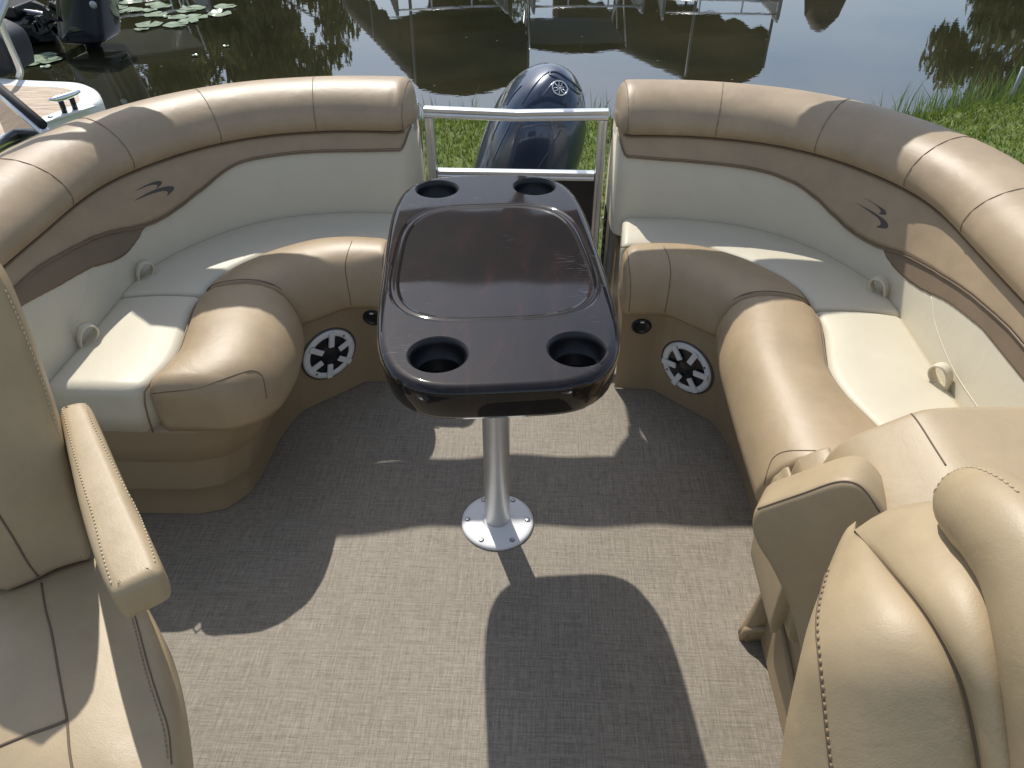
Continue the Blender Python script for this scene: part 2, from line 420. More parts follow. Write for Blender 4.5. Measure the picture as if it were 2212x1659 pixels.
# ground: one sheet, lawn to the bank, then pond bed, far bank beyond
def bank_y(x): return 7.05 + .06 * math.sin(x * 1.7) + .04 * math.sin(x * 4.1 + 1) + max(0, min(x, 12) - 3.0) * .48 - min(1.6, max(0, -.9 - x) * .8)
def ground_z(x, y):
    d = y - bank_y(x)
    if y > 40: return -1.35 + min(1, (y - 40) / 4) * 1.05
    if d < -.55: return GZ
    if d < .5: t = (d + .55) / 1.05; return GZ - .55 * t * t * (3 - 2 * t)
    return -1.35
xs = np.concatenate([np.linspace(-400, -14, 8), np.linspace(-12, 14, 80), np.linspace(16, 400, 8)])
ys = np.concatenate([np.linspace(-300, -6, 6), np.linspace(-4, 6, 8), np.linspace(6.2, 10, 40), np.linspace(11, 50, 24), np.linspace(60, 700, 8)])
g = MB().grid([[(x, y, ground_z(x, y)) for x in xs] for y in ys]).build('ground', SOIL)
struct(g)
w = MB().grid([[(x, y, WZ) for x in (-400, 0, 400)] for y in (6.0, 20, 44)]).build('pond_water', WATER)
struct(w)

# ================================================================== BOAT: deck
dk = MB()
edge = [(-1.30, -2.6), (1.30, -2.6), (1.30, 1.9), (1.15, 2.3), (.85, 2.47), (-.85, 2.47), (-1.15, 2.3), (-1.30, 1.9)]
dk.prism(edge, -.09, 0.0)
deck = struct(dk.build('deck_floor', WEAVE, smooth=False))

# ================================================================== LOUNGES
PATH = cr([(.308, 2.090), (.45, 2.094), (.55, 2.085), (.67, 2.055), (.76, 2.01), (.845, 1.937), (.92, 1.83), (.963, 1.73), (.98, 1.62), (.98, 1.45), (.98, 1.2), (.98, .95), (.98, .80)], 240)
Z0, Z1 = .36, .655
def panel_o(v): return .062 * v ** 1.25 - .007 * math.sin(math.pi * v)
ROLL = [(.085, .660), (.052, .655), (.038, .664), (.033, .688), (.043, .717), (.064, .741), (.095, .760), (.132, .772), (.170, .775), (.205, .768), (.232, .748), (.248, .715), (.252, .66), (.25, .58), (.15, .58), (.08, .60)]

def build_lounge(side, yend, label):
    S = side
    k1 = next(i for i, p in enumerate(PATH) if p[1] < yend) if yend > PATH[-1][1] else len(PATH)
    path = PATH[:k1]
    T = np.gradient(path, axis=0); T /= np.linalg.norm(T, axis=1)[:, None]
    Nn = np.stack([-T[:, 1], T[:, 0]], 1)       # outward
    arc = np.concatenate([[0], np.cumsum(np.linalg.norm(np.diff(path, axis=0), axis=1))])
    W = lambda x, y, z: (S * x, y, z)
    root = thing('lounge_seat', label, 'boat seat', (S * .9, 1.9, 0))
    def at(i, o, z): p = path[i] + Nn[i] * o; return W(p[0], p[1], z)
    end_r = .045
    def dl(i):                                  # edge rounding towards both ends
        d = min(arc[i], arc[-1] - arc[i])
        return 0 if d >= end_r else end_r - math.sqrt(max(0, end_r ** 2 - (end_r - d) ** 2))
    # --- lower ivory panel, wraps around the gate end
    V = np.linspace(0, 1, 14)
    rows = []
    for i in range(len(path)):
        rows.append([at(i, panel_o(v) + dl(i), Z0 + (Z1 - Z0) * v) for v in V] + [at(i, .2, Z1), at(i, .245, .5), at(i, .245, Z0)])
    panel = MB().grid(rows, cap0=True, cap1=True).build('backrest_panel', WHITE, root)
    def sv(px):                                 # pixels -> (arc, v) on the panel
        out = []
        for p in drape(panel, px, 0):
            q = np.array([S * p.x, p.y]); i = int(np.argmin(((path + Nn * .03) - q).__pow__(2).sum(1))); out.append((arc[i], (p.z - Z0) / (Z1 - Z0)))
        return np.array(out)
    if S < 0:
        pipe = c1([(100, 1450), (200, 1370), (400, 1260), (530, 1205), (740, 1160), (850, 1110), (950, 1040), (1050, 960), (1150, 880), (1250, 830), (1400, 800), (1600, 780), (1900, 774), (2060, 770)])
        low = c1([(740, 1172), (700, 1240), (640, 1310), (560, 1350), (460, 1380), (300, 1470), (120, 1565)])
        logo = [[(400, 680), (560, 580), (840, 430), (1150, 310), (1330, 300), (1385, 350), (1350, 430), (1250, 520), (1190, 590), (1200, 510), (1220, 460), (1180, 425), (1030, 440), (840, 490), (560, 610)],
                [(400, 1000), (560, 890), (940, 680), (1200, 570), (1500, 490), (1720, 475), (1800, 520), (1780, 610), (1650, 740), (1520, 860), (1580, 740), (1580, 690), (1520, 645), (1330, 655), (940, 775), (640, 900)]]
        logo = [[((340 + x / 12.29) * .7745, (480 + y / 12.29) * .7745) for x, y in L] for L in logo]
        straps = [(c4([(690, 215)])[0], c4([(735, 150)])[0]), (c4([(390, 540)])[0], c4([(440, 470)])[0])]
        seams_px = [c1([(460, 1385), (440, 1500), (395, 1650)])]
        rolls = [(205, 235), (433, 176), (672, 160)]
    else:
        pipe = c3([(165, 803), (300, 815), (500, 830), (700, 850), (850, 875), (950, 905), (1050, 950), (1130, 1005), (1220, 1090), (1330, 1190), (1450, 1260), (1600, 1310), (1700, 1360), (1900, 1480), (2050, 1600), (2150, 1690)])
        low = c3([(1490, 1284), (1520, 1340), (1570, 1400), (1650, 1465), (1730, 1510), (1800, 1540), (1900, 1610), (2000, 1690)])
        logo = [[(680, 530), (850, 610), (1050, 720), (1250, 840), (1400, 930), (1465, 1030), (1450, 1090), (1380, 1100), (1280, 1080), (1200, 1055), (1290, 1020), (1290, 970), (1210, 860), (1040, 730)],
                [(415, 670), (480, 710), (750, 840), (1000, 970), (1200, 1100), (1380, 1220), (1490, 1330), (1530, 1450), (1480, 1520), (1350, 1520), (1200, 1490), (1130, 1465), (1230, 1430), (1290, 1390), (1270, 1290), (1200, 1190), (950, 1010), (700, 840)]]
        logo = [[((2340 + x / 11.06) * .7745, (500 + y / 11.06) * .7745) for x, y in L] for L in logo]
        straps = [(c3([(1505, 1520)])[0], c3([(1500, 1480)])[0]), (c6([(1830, 600)])[0], c6([(1780, 500)])[0])]
        seams_px = [c6([(1735, 140), (1760, 300), (1850, 520), (1980, 720)])]
    sp = sv(cr(pipe, 70)); sp = sp[np.argsort(sp[:, 0])]
    def vpipe(s):
        if s <= sp[0, 0]: return float(sp[0, 1])
        return float(np.clip(np.interp(s, sp[:, 0], sp[:, 1]), .06, .93))
    def end_up(s): return min(1.0, vpipe(s) + max(0, (.03 - s) / .03) ** 2 * .22)     # piping sweeps up at the gate end
    sl_ = sv(cr(low, 40)); sl_ = sl_[np.argsort(sl_[:, 0])]
    def strip(lo, hi, i0, i1, lift, m=10):
        rr = []
        for i in range(i0, i1):
            a, b = lo(arc[i]), hi(arc[i]); row = []
            for v in np.linspace(a, b, m): row.append(at(i, panel_o(v) + dl(i) - lift, Z0 + (Z1 - Z0) * v))
            row = [at(i, panel_o(a) + dl(i) + .004, Z0 + (Z1 - Z0) * a)] + row + [at(i, panel_o(b) + dl(i) + .004, Z0 + (Z1 - Z0) * b)]
            rr.append(row)
        return rr
    trim = MB().grid(strip(end_up, lambda s: 1.015, 0, len(path), .006)).build('backrest_trim', TAN_BACK, root)
    MB().tube([at(i, panel_o(end_up(arc[i])) + dl(i) - .0060, Z0 + (Z1 - Z0) * end_up(arc[i])) for i in range(0, len(path))], .0024, 8).build('piping', TRIM, trim)
    MB().tube([at(i, panel_o(end_up(arc[i])) + dl(i) - .0075, Z0 + (Z1 - Z0) * end_up(arc[i]) + .0070) for i in range(0, len(path))], .0008, 6).build('seam', SEAM, trim)
    i0 = int(np.searchsorted(arc, sl_[0, 0]))
    swoosh = MB().grid(strip(lambda s: float(np.clip(np.interp(s, sl_[:, 0], sl_[:, 1]), .05, vpipe(s) - .002)), lambda s: vpipe(s), i0, len(path), .0022)).build('backrest_inset', BROWN, root)
    for px in seams_px: seam('seam', panel, px, panel, r=.0012, mat=MATS['ivory_vinyl'])
    for L in logo:
        pts = drape(trim, chaikin(L, 1), .0008)
        if len(pts) > 6:
            c = sum(pts, Vector()) / len(pts)
            bm = bmesh.new(); vs = [bm.verts.new(p) for p in pts]; es = [bm.edges.new((vs[i], vs[(i + 1) % len(vs)])) for i in range(len(vs))]
            bmesh.ops.triangle_fill(bm, edges=es, use_beauty=True); me = bpy.data.meshes.new('emblem'); bm.to_mesh(me); bm.free()
            me.materials.append(LOGO); o = bpy.data.objects.new('emblem', me); COL.objects.link(o); put(o, trim)
    # --- head roll
    rc = np.array([.15, .68])
    rows = []
    for i in range(len(path)):
        e = dl(i); d = min(arc[i], arc[-1] - arc[i])
        wr = 0
        row = []
        for (o, z) in ROLL:
            v = np.array([o, z]) - rc; L = np.linalg.norm(v); v = v * max(.05, (L - e) / L)
            bump = .0
            if arc[i] < .075: bump = .0045 * math.sin(z * 300 + 4 * arc[i] / .03) * math.exp(-((arc[i] - .035) / .016) ** 2) * (1 if .69 < z < .77 else 0)
            row.append(at(i, rc[0] + v[0] + bump, rc[1] + v[1]))
        rows.append(row)
    roll = MB().grid(rows, cv=True, cap0=True, cap1=True).build('headrest_roll', TAN_BACK, root)
    mpx = [(874, 185), (673, 200), (440, 215), (230, 275), (45, 350)] if S < 0 else [(1357, 215), (1557, 225), (1790, 260), (2005, 325), (2165, 420)]
    for hp in drape(roll, mpx, 0):
        i = int(np.argmin(((path + Nn * .12) - np.array([S * hp.x, hp.y])).__pow__(2).sum(1)))
        if i >= len(path) - 4: continue
        e = dl(i); pts = []
        for (o, z) in ROLL[1:12]:
            v = np.array([o, z]) - rc; L = np.linalg.norm(v); v = v * ((L - e + .0002) / L); pts.append(at(i, rc[0] + v[0], rc[1] + v[1]))
        MB().tube(cr(pts, 30), .0009, 6).build('seam', simple_cache('tan_thread_seam', (.21, .155, .10), .7), roll)
    MB().tube([at(i, .048 + dl(i), .6535) for i in range(2, len(path) - 2)], .0028, 8).build('crease_shadow', SEAM, roll)  # dark tube added as the shadow line in the crease under the roll
    # --- outer shell behind the cushions
    rows = [[at(i, .255, .62), at(i, .262, .5), at(i, .262, .02), at(i, .24, .02)] for i in range(len(path))]
    MB().grid(rows, cap0=True, cap1=True).build('outer_shell', PANELWALL, root)
    # --- seat cushions and front bolsters
    ri = [(.318, 1.903), (.454, 1.917), (.556, 1.900), (.648, 1.842), (.703, 1.785), (.750, 1.715), (.769, 1.65), (.770, 1.598)]
    ro = [(.318, 1.735), (.400, 1.737), (.445, 1.730), (.480, 1.702), (.515, 1.672), (.540, 1.652), (.556, 1.642), (.558, 1.640)]
    if S < 0:
        si = [(.770, 1.596), (.774, 1.53), (.752, 1.42), (.738, 1.335), (.750, 1.255), (.768, 1.205)]
        so = [(.556, 1.645), (.517, 1.555), (.497, 1.45), (.494, 1.36), (.508, 1.285), (.565, 1.217)]
    else:
        si = [(.770, 1.596), (.774, 1.53), (.752, 1.42), (.738, 1.335), (.752, 1.235), (.785, 1.14), (.80, 1.06), (.80, 1.025)]
        so = [(.556, 1.645), (.545, 1.56), (.535, 1.46), (.533, 1.36), (.532, 1.25), (.532, 1.15), (.533, 1.08), (.534, 1.04)]
    CS = [(0.01, .30), (0, .33), (0, .395), (.015, .418), (.06, .434), (.16, .445), (.32, .450), (.5, .449), (.66, .441), (.79, .426), (.89, .402), (.96, .370), (1.0, .335), (.995, .312), (.975, .30)]
    def bolster(name, A, B, er0, er1, mat, CSX=CS, n=60, zb=.30, zadd=0, taper=0):
        A, B = cr(A, n), cr(B, n)
        mid = (A + B) / 2; L = np.concatenate([[0], np.cumsum(np.linalg.norm(np.diff(mid, axis=0), axis=1))]); rows = []
        TT = []
        for er, base, sgn in ((er0, 0, 1), (er1, L[-1], -1)):
            pass
        t0 = [er0 * (1 - math.cos(q)) for q in np.linspace(0, math.pi / 2, 7)] if er0 else [0]
        t1 = [L[-1] - er1 * (1 - math.cos(q)) for q in np.linspace(math.pi / 2, 0, 7)] if er1 else [L[-1]]
        for d in list(t0) + list(np.linspace(t0[-1], t1[0], n)[1:-1]) + list(t1):
            e = 0
            if er0 and d < er0: e = er0 - math.sqrt(max(0, er0 ** 2 - (er0 - d) ** 2))
            if er1 and L[-1] - d < er1: e = er1 - math.sqrt(max(0, er1 ** 2 - (er1 - (L[-1] - d)) ** 2))
            a = np.array([np.interp(d, L, A[:, k]) for k in range(2)]); b = np.array([np.interp(d, L, B[:, k]) for k in range(2)])
            wd = np.linalg.norm(b - a); row = []
            for w_, z in CSX:
                w2 = (e + w_ * (wd - 2 * e)) / wd
                p = a + (b - a) * w2; zz = z + zadd
                if taper and zz > zb + .02: zz -= taper * max(0, (d / L[-1] - .45) / .55) ** 2 * min(1, w_ / .35)
                if zz > zb + .02: zz = max(zb + .01, zz - e * (zz - zb) / (.45 - zb))
                row.append(W(p[0], p[1], zz))
            rows.append(row)
        return MB().grid(rows, cv=True, cap0=True, cap1=True).build(name, mat, root)
    CUSH = [(0, .30), (0, .36), (.006, .398), (.03, .414), (.10, .421), (.3, .425), (.5, .426), (.7, .425), (.9, .421), (.97, .414), (.994, .398), (1, .36), (1, .30)]
    inner = cr(ri, 40); kb = int(np.argmin(np.abs(path[:, 1] - 1.585) + (path[:, 0] < .9) * 9))
    backl = [path[i] + Nn[i] * .012 for i in np.linspace(4, kb, 14).astype(int)]
    zc = .004
    cc = bolster('corner_cushion', backl, [tuple(p) for p in cr(ri, 14)], .02, .012, WHITE, CUSH, 60, .30, zc)
    sy = [y for y in np.linspace(1.578, si[-1][1] + .0, 8)]
    sa = [(.99, y) for y in sy]
    bolster('side_cushion', sa, [tuple(p) for p in cr(si, 8)], .010, .03, WHITE, CUSH, 50, .30, 0)
    rb = bolster('front_bolster', ri, ro, .035, .012, TAN)
    sb = bolster('front_bolster', si, so, .022, .042 if S < 0 else .015, TAN, n=70, zadd=.004, taper=.022 if S < 0 else 0)
    # piping along the inner edges
    MB().tube([W(p[0], p[1], .424) for p in cr([(x - .003, y) for x, y in si], 50)[:45]] + ([W(.760, 1.212, .412), W(.763, 1.203, .385), W(.766, 1.200, .345), W(.768, 1.200, .306)] if S < 0 else []), .0022, 8).build('piping', TRIM, sb)
    MB().tube([W(p[0], p[1], .421) for p in cr([(x - .002, y + .002) for x, y in ri], 50)], .0022, 8).build('piping', TRIM, rb)
    e0, e1 = np.array(si[0]), np.array(so[0]); arcp = []
    for w_, z in CS[3:14]:
        p = e0 + (e1 - e0) * w_; arcp.append(W(p[0] , p[1] + .006, z + .004))
    MB().tube(cr(arcp, 40), .0018, 8).build('piping', TRIM, sb)
    if S < 0:
        seam('seam', rb, c4([(1810, 40), (1785, 110), (1775, 180), (1790, 280), (1805, 370)]), rb)
        seam('seam', sb, c4([(712, 858), (750, 832), (830, 820), (1000, 800), (1150, 750), (1270, 710), (1320, 712), (1352, 745), (1372, 850)]), sb)
        seam('seam', rb, c4([(1985, 45), (1968, 140), (1975, 250)]), rb)
    else:
        seam('seam', rb, c6([(360, -115), (385, -60), (395, 20), (385, 120), (365, 225)]), rb)
        seam('seam', rb, c6([(170, -105), (180, -30), (190, 100), (180, 220)]), rb)
        seam('seam', sb, c6([(875, 1110), (900, 1020), (930, 965), (1000, 936), (1150, 934)]), sb)
    # --- molded base: floor line swept up to the underside of the bolsters
    if S < 0:
        fl = [(.326, 1.790), (.442, 1.786), (.520, 1.712), (.598, 1.642), (.616, 1.590), (.630, 1.52), (.636, 1.44), (.637, 1.37), (.645, 1.306), (.690, 1.243), (.755, 1.222), (.873, 1.219), (1.2, 1.219)]
        tp = [(.323, 1.752), (.445, 1.748), (.515, 1.690), (.565, 1.645), (.570, 1.58), (.535, 1.50), (.517, 1.44), (.515, 1.37), (.535, 1.296), (.600, 1.236), (.690, 1.210), (.873, 1.206), (1.2, 1.206)]
    else:
        fl = [(.326, 1.790), (.442, 1.786), (.520, 1.712), (.598, 1.642), (.616, 1.590), (.630, 1.52), (.640, 1.40), (.643, 1.25), (.640, 1.15), (.64, 1.03), (1.2, 1.03)]
        tp = [(.323, 1.752), (.445, 1.748), (.515, 1.690), (.565, 1.645), (.572, 1.58), (.560, 1.50), (.555, 1.40), (.552, 1.25), (.552, 1.15), (.552, 1.03), (1.2, 1.03)]
    # dense, corners kept
    def dens(L, nseg=5):
        out = []
        for i in range(len(L) - 1):
            for k in range(nseg): t = k / nseg; out.append((L[i][0] * (1 - t) + L[i + 1][0] * t, L[i][1] * (1 - t) + L[i + 1][1] * t))
        return np.array(out + [L[-1]])
    fl, tp = dens(fl), dens(tp)
    rows = []
    zs = [0.002, .03, .092, .096, .100, .15, .192, .196, .200, .25, .292, .305]
    nrmf = []
    for i in range(len(fl)):
        a, b = fl[i], tp[i]; row = []
        for z in zs:
            t = (z / .305) ** 1.6; p = a + (b - a) * t
            yfade = max(0, min(1, (1.42 - p[1]) / .1)) if S < 0 else 0
            out = ((.004 if z < .094 else .008) if .0 < z < .198 else .012) * yfade if z < .3 else .012 * yfade
            d = np.array([.75 - p[0], .2 + 1.5 - p[1]]); d = -d / (np.linalg.norm(d) + 1e-6)
            if (S < 0 and p[1] < 1.3): d = np.array([0., -1.])
            p = p + d * (out - .012 * yfade) * -1 * -1
            row.append(W(p[0], p[1], z))
        row.append(W(b[0] + (.05 if b[0] < 1 else 0), b[1] + .05, .306))
        rows.append(row)
    base = MB().grid(rows).build('seat_base', BASE_TAN, root)
    # plinth body behind the face so that nothing is hollow
    poly = [W(p[0] + .03, p[1] + .03, 0)[:2] for p in fl] + [W(1.22, 1.9, 0)[:2], W(.9, 2.2, 0)[:2], W(.335, 2.3, 0)[:2]]
    MB().prism(poly, .004, .28).build('plinth', BASE_TAN, root, smooth=False)
    # arched toe where the seat base steps back
    # --- speaker and round vent on the diagonal face
    spx = (697.5 + 12, 764) if S < 0 else (1484, 793)
    if S < 0: spx = c4([(1690, 620)])[0]; vpx = c4([(1917, 433)])[0]
    else: spx = c6([(480, 505)])[0]; vpx = c6([(245, 293)])[0]
    tb = bvh(base)
    def frame(px):
        r = Vector(ray(*px)).normalized(); h = tb.ray_cast(Vector(CAM), r)
        n = h[1] if h[1].dot(r) < 0 else -h[1]
        z = n.normalized(); x = Vector((0, 0, 1)).cross(z).normalized(); y = z.cross(x)
        return Matrix.Translation(h[0]) @ Matrix((x, y, z)).transposed().to_4x4()
    M = frame(spx)
    spk = MB().lathe([(.060, -.006), (.081, -.004), (.082, .004), (.079, .0085), (.065, .0095), (.062, .006), (.061, -.002)], 40, M).build('speaker', SPKWHITE, root)
    MB().lathe([(.078, -.006), (.087, -.003), (.088, .002), (.081, .0045)], 40, M).build('speaker_gasket', simple_cache('gasket', (.10, .09, .08), .6), spk)
    MB().lathe([(.062, .005), (.050, .0045), (.036, .004), (.030, .0035), (.028, .005), (.018, .009), (.001, .011)], 36, M, c1=True).build('speaker_cone', BLACK, spk)
    a0 = .35 if S < 0 else .12
    for k in range(6):
        q = a0 + k * math.pi / 3; sp_ = MB(); Mr = M @ Matrix.Rotation(q, 4, 'Z')
        vs = []
        sp_.box((0, 0, 0), (.047, .0165, .007)); sp_.v = [tuple(Mr @ (Vector(v) + Vector((.0535, 0, .0125)))) for v in sp_.v]
        sp_.build('spoke', SPKWHITE, spk, smooth=False, bevel=.0015)
    for q in (a0 + .42, a0 + .42 + 1.57, a0 + .42 + 3.14, a0 + .42 + 4.71):
        c = M @ Vector((.069 * math.cos(q), .069 * math.sin(q), .0075)); MB().lathe([(.0035, 0), (.0035, .002), (.001, .0021)], 10, Matrix.Translation(c) @ M.to_3x3().to_4x4(), c1=True).build('screw', BLACK, spk)
    M2 = frame(vpx)
    vent = MB().lathe([(.0275, -.008), (.0280, .004), (.025, .0075), (.021, .006), (.019, .0035), (.010, .003), (.001, .0032)], 32, M2, c1=True).build('courtesy_light', BLACK, root)
    MB().box((0, .014, .0045), (.009, .004, .002)); mbv = MB().box((0, 0, 0), (.010, .0045, .0015)); mbv.v = [tuple(M2 @ (Vector(v) + Vector((0, .0215, .0082)))) for v in mbv.v]
    mbv.build('lens_mark', SPKWHITE, vent, smooth=False)
    # --- looped pull straps tucked between seat and back
    for (a, b) in straps:
        h = drape(panel, [a], 0)
        if not h: continue
        p = h[0]; i = int(np.argmin(((path + Nn * .01) - np.array([S * p.x, p.y])).__pow__(2).sum(1)))
        nrm = Vector((-S * Nn[i][0], -Nn[i][1], 0)); tg = Vector((S * T[i][0], T[i][1], 0))
        c = Vector(at(i, .004, .415))
        lp = cr([(0, -.01), (.003, .016), (.010, .036), (.024, .049), (.040, .046), (.048, .032), (.042, .016), (.026, .002), (.010, -.012)], 22)
        tga = -tg; dirA = (tga * .80 + nrm * .60).normalized(); dirW = (nrm * .80 - tga * .60).normalized()
        c = c + nrm * .014
        loop = [c + dirA * (float(a_) - .012) + Vector((0, 0, float(b_))) for a_, b_ in lp]
        rows = []
        for k, q in enumerate(loop):
            w = .0125; d = (loop[min(k + 1, 21)] - loop[max(k - 1, 0)]).normalized(); nn = d.cross(dirW).normalized() * .0017
            rows.append([q + dirW * (w * e_) + nn * g_ for e_, g_ in ((-1, 1), (-.6, 1.7), (-.33, 1), (0, 1.7), (.33, 1), (.6, 1.7), (1, 1), (1, -1), (0, -1.2), (-1, -1))])
        MB().grid([[tuple(x) for x in r] for r in rows], cv=True, cap0=True, cap1=True).build('pull_strap', WHITE, root)
    return root
def simple_cache(name, col, rough):
    return MATS.get(name) or simple(name, col, rough)
lounge_left = build_lounge(-1, 1.05, 'curved tan and ivory lounge seat with ribbed rounded front end, beside the neighbouring boat')
lounge_right = build_lounge(1, .82, 'curved tan and ivory lounge seat running up to the back-to-back console cushions')

# ================================================================== TABLE
TZ = .75
ta = math.radians(6.3)
TM = Matrix.Translation((0.0, 1.228, 0)) @ Matrix.Rotation(ta, 4, 'Z')
table = thing('pedestal_table', 'dark glossy woodgrain table with four cup holders on an aluminium pedestal', 'table', (0, 1.235, 0))
def sup(a, b, p, n, off=(0, 0)):
    out = []
    for k in range(n):
        q = 2 * math.pi * (k + .5) / n; cx, sy = math.cos(q), math.sin(q)
        r = (abs(cx / a) ** p + abs(sy / b) ** p) ** (-1 / p); out.append((off[0] + cx * r, off[1] + sy * r))
    return out
n0 = 144
outer = sup(.203, .393, 4.3, n0)
def ring(sc, z): return [(x * (1 - sc / .203), y * (1 - sc / .393), z) for x, y in outer]
def tw(P): return [tuple(TM @ Vector(p)) for p in P]
prof = [(.030, TZ - .056), (.022, TZ - .066), (.010, TZ - .065), (.005, TZ - .056), (.002, TZ - .030), (.0, TZ - .014), (.0005, TZ - .010), (.004, TZ - .004), (.010, TZ - .0008), (.016, TZ)]
tb = MB().grid([tw(ring(s, z)) for s, z in prof], cv=True, cap0=True)
# top sheet with openings
cups = [(-.098, -.302), (.118, -.302), (-.107, .316), (.107, .316)]
CR = .0485
def inner_outline(n, k=0.0):
    pts = []
    for q in range(n):
        a = 2 * math.pi * (q + .5) / n; cx, sy = math.cos(a), math.sin(a); r = (abs(cx / (.186 - k)) ** 3.6 + abs(sy / (.226 - k)) ** 3.6) ** (-1 / 3.6)
        x, y = cx * r, sy * r; x *= 1 - .06 * (y / .226); pts.append((x, y + .008))
    return pts
bm = bmesh.new()
def loop_edges(P):
    vs = [bm.verts.new(TM @ Vector(p)) for p in P]; return [bm.edges.new((vs[i], vs[(i + 1) % len(vs)])) for i in range(len(vs))]
E_ = loop_edges(ring(.016, TZ))
for cx, cy in cups: E_ += loop_edges([(cx + CR * math.cos(2 * math.pi * k / 48), cy + CR * math.sin(2 * math.pi * k / 48), TZ) for k in range(48)])
E_ += loop_edges([(x, y, TZ) for x, y in inner_outline(96)])
bmesh.ops.triangle_fill(bm, use_beauty=True, use_dissolve=False, edges=E_)
bm.verts.index_update(); k = len(tb.v); tb.v += [tuple(v.co) for v in bm.verts]; tb.f += [tuple(k + v.index for v in f.verts) for f in bm.faces]; bm.free()
# groove around the inlaid panel and the panel itself
gr = [(0, 0), (.002, -.0012), (.005, -.0022), (.008, -.0024), (.010, -.0016), (.013, -.0010), (.016, -.0020), (.019, -.003)]
tb.grid([tw([(x, y, TZ + z) for x, y in inner_outline(96, kk)]) for kk, z in gr], cv=True)
top = tb.build('tabletop', TABLE, table)
for pl_ in top.data.polygons:
    if abs(pl_.normal.z) > .9999 and pl_.center.z > TZ - .0005: pl_.use_smooth = False
MB().grid([tw([(x * f, y * f, TZ - .003) for x, y in inner_outline(96, .019)]) for f in (1, .6, .2)], cv=True, cap1=True).build('inlaid_panel', TABLE, table)
for cx, cy in cups:
    Mc = TM @ Matrix.Translation((cx, cy, TZ))
    MB().lathe([(CR, 0), (CR - .002, -.0012), (CR - .005, -.005), (CR - .006, -.012), (CR - .0075, -.030), (CR - .013, -.033), (CR - .0145, -.036), (CR - .016, -.062), (CR - .022, -.066), (.018, -.066), (.016, -.0635), (.001, -.0635)], 48, Mc, c1=True).build('cup_holder', CUPBLK, table)
pole = MB().lathe([(.0305, .012), (.0305, .70), (.06, .702), (.062, .712)], 40, Matrix.Translation((0.0, 1.237, 0)), c0=True, c1=True).build('pole', ALU_PALE, table)
bp = MB().lathe([(.090, .0), (.0895, .005), (.086, .0085), (.078, .0095), (.040, .0105), (.034, .0125), (.0318, .016), (.0306, .016)], 56, Matrix.Translation((0.0, 1.237, 0.0005)), c0=True).build('base_plate', simple('pale_base_plate', (.86, .86, .85), rough=.35, var=.02), table)
for k in range(6):
    q = k * math.pi / 3 + .03; Ms = Matrix.Translation((.0745 * math.cos(q), 1.237 + .0745 * math.sin(q), .0097))
    sc = MB().lathe([(.0068, 0), (.0066, .0018), (.0045, .0026), (.001, .0027)], 14, Ms, c1=True).build('screw', SCREW, bp)

# ================================================================== STERN GATE AND RAILS
GY = 2.335
gate = thing('stern_gate', 'aluminium framed stern gate with open upper window and dark lower panel', 'gate', (0, GY, 0.02))
def sq_bar(name, a, b, w, d, mat, parent, bev=.006):
    a, b = Vector(a), Vector(b); t = (b - a); L = t.length; t.normalize()
    y = Vector((0, 1, 0)); x = y.cross(t).normalized(); M = Matrix((x, y, t)).transposed()
    mb = MB().box((0, 0, 0), (w, d, L)); mb.v = [tuple(M @ Vector(v) + (a + b) / 2) for v in mb.v]
    return mb.build(name, mat, parent, smooth=False, bevel=bev)
def rail_prof(name, pts, w, d, parent):
    """extruded rail: softly crowned section with a groove, following pts in the gate plane"""
    sec = [(-w / 2, -d * .3), (-w * .42, -d / 2), (-w * .1, -d / 2), (-w * .06, -d * .42), (w * .06, -d * .42), (w * .1, -d / 2), (w * .42, -d / 2), (w / 2, -d * .3), (w / 2, d * .3), (w * .42, d / 2), (-w * .42, d / 2), (-w / 2, d * .3)]
    rows = []
    for i, p in enumerate(pts):
        a = Vector(pts[max(0, i - 1)]); b = Vector(pts[min(len(pts) - 1, i + 1)]); t = (b - a).normalized(); u = Vector((0, 1, 0)).cross(t).normalized()
        rows.append([tuple(Vector(p) + u * q + Vector((0, e, 0))) for q, e in sec])
    return MB().grid(rows, cv=True, cap0=True, cap1=True).build(name, ALU, parent, smooth=False, bevel=.002)
gx = .288
rail_prof('top_rail', [(-gx, GY, .652), (0.0, GY, .644), (gx, GY, .652)], .032, .030, gate)
for s in (-1, 1): rail_prof('side_rail', [(s * (gx - .015), GY, .05), (s * (gx - .015), GY, .636)], .030, .028, gate)
rail_prof('middle_rail', [(-gx + .031, GY, .452), (gx - .031, GY, .452)], .030, .030, gate)
rail_prof('bottom_rail', [(-gx + .031, GY, .06), (gx - .031, GY, .06)], .030, .028, gate)
MB().box((0, GY + .002, .256), (2 * gx - .06, .006, .362)).build('gate_panel', DARKPANEL, gate, smooth=False)
hg = MB()
hg.box((.306, GY - .001, .35), (.010, .006, .58))
for k in range(19): hg.tube([(.306, GY - .006, .065 + k * .03), (.306, GY - .006, .0945 + k * .03)], .0045, 8)
hg.build('hinge', simple('dark_hinge', (.10, .10, .10), .4, .8), gate)
MB().box((.296, GY - .018, .30), (.008, .01, .03)).build('latch', CHROME, gate, smooth=False, bevel=.002)
for s, lab in ((-1, 'slim aluminium gate post at the end of the ribbed lounge seat'), (1, 'slim aluminium gate post carrying the dark gate hinge')):
    p = MB().box((s * .318, GY + .030, .335), (.020, .026, .67)).build('gate_post', ALU, None, smooth=False, bevel=.004)
    tag(p, lab, 'post')
    MB().lathe([(.011, 0), (.011, .006), (.006, .011), (.001, .012)], 14, Matrix.Translation((s * .318, GY + .030, .67)), c1=True).build('post_cap', CHROME, p)
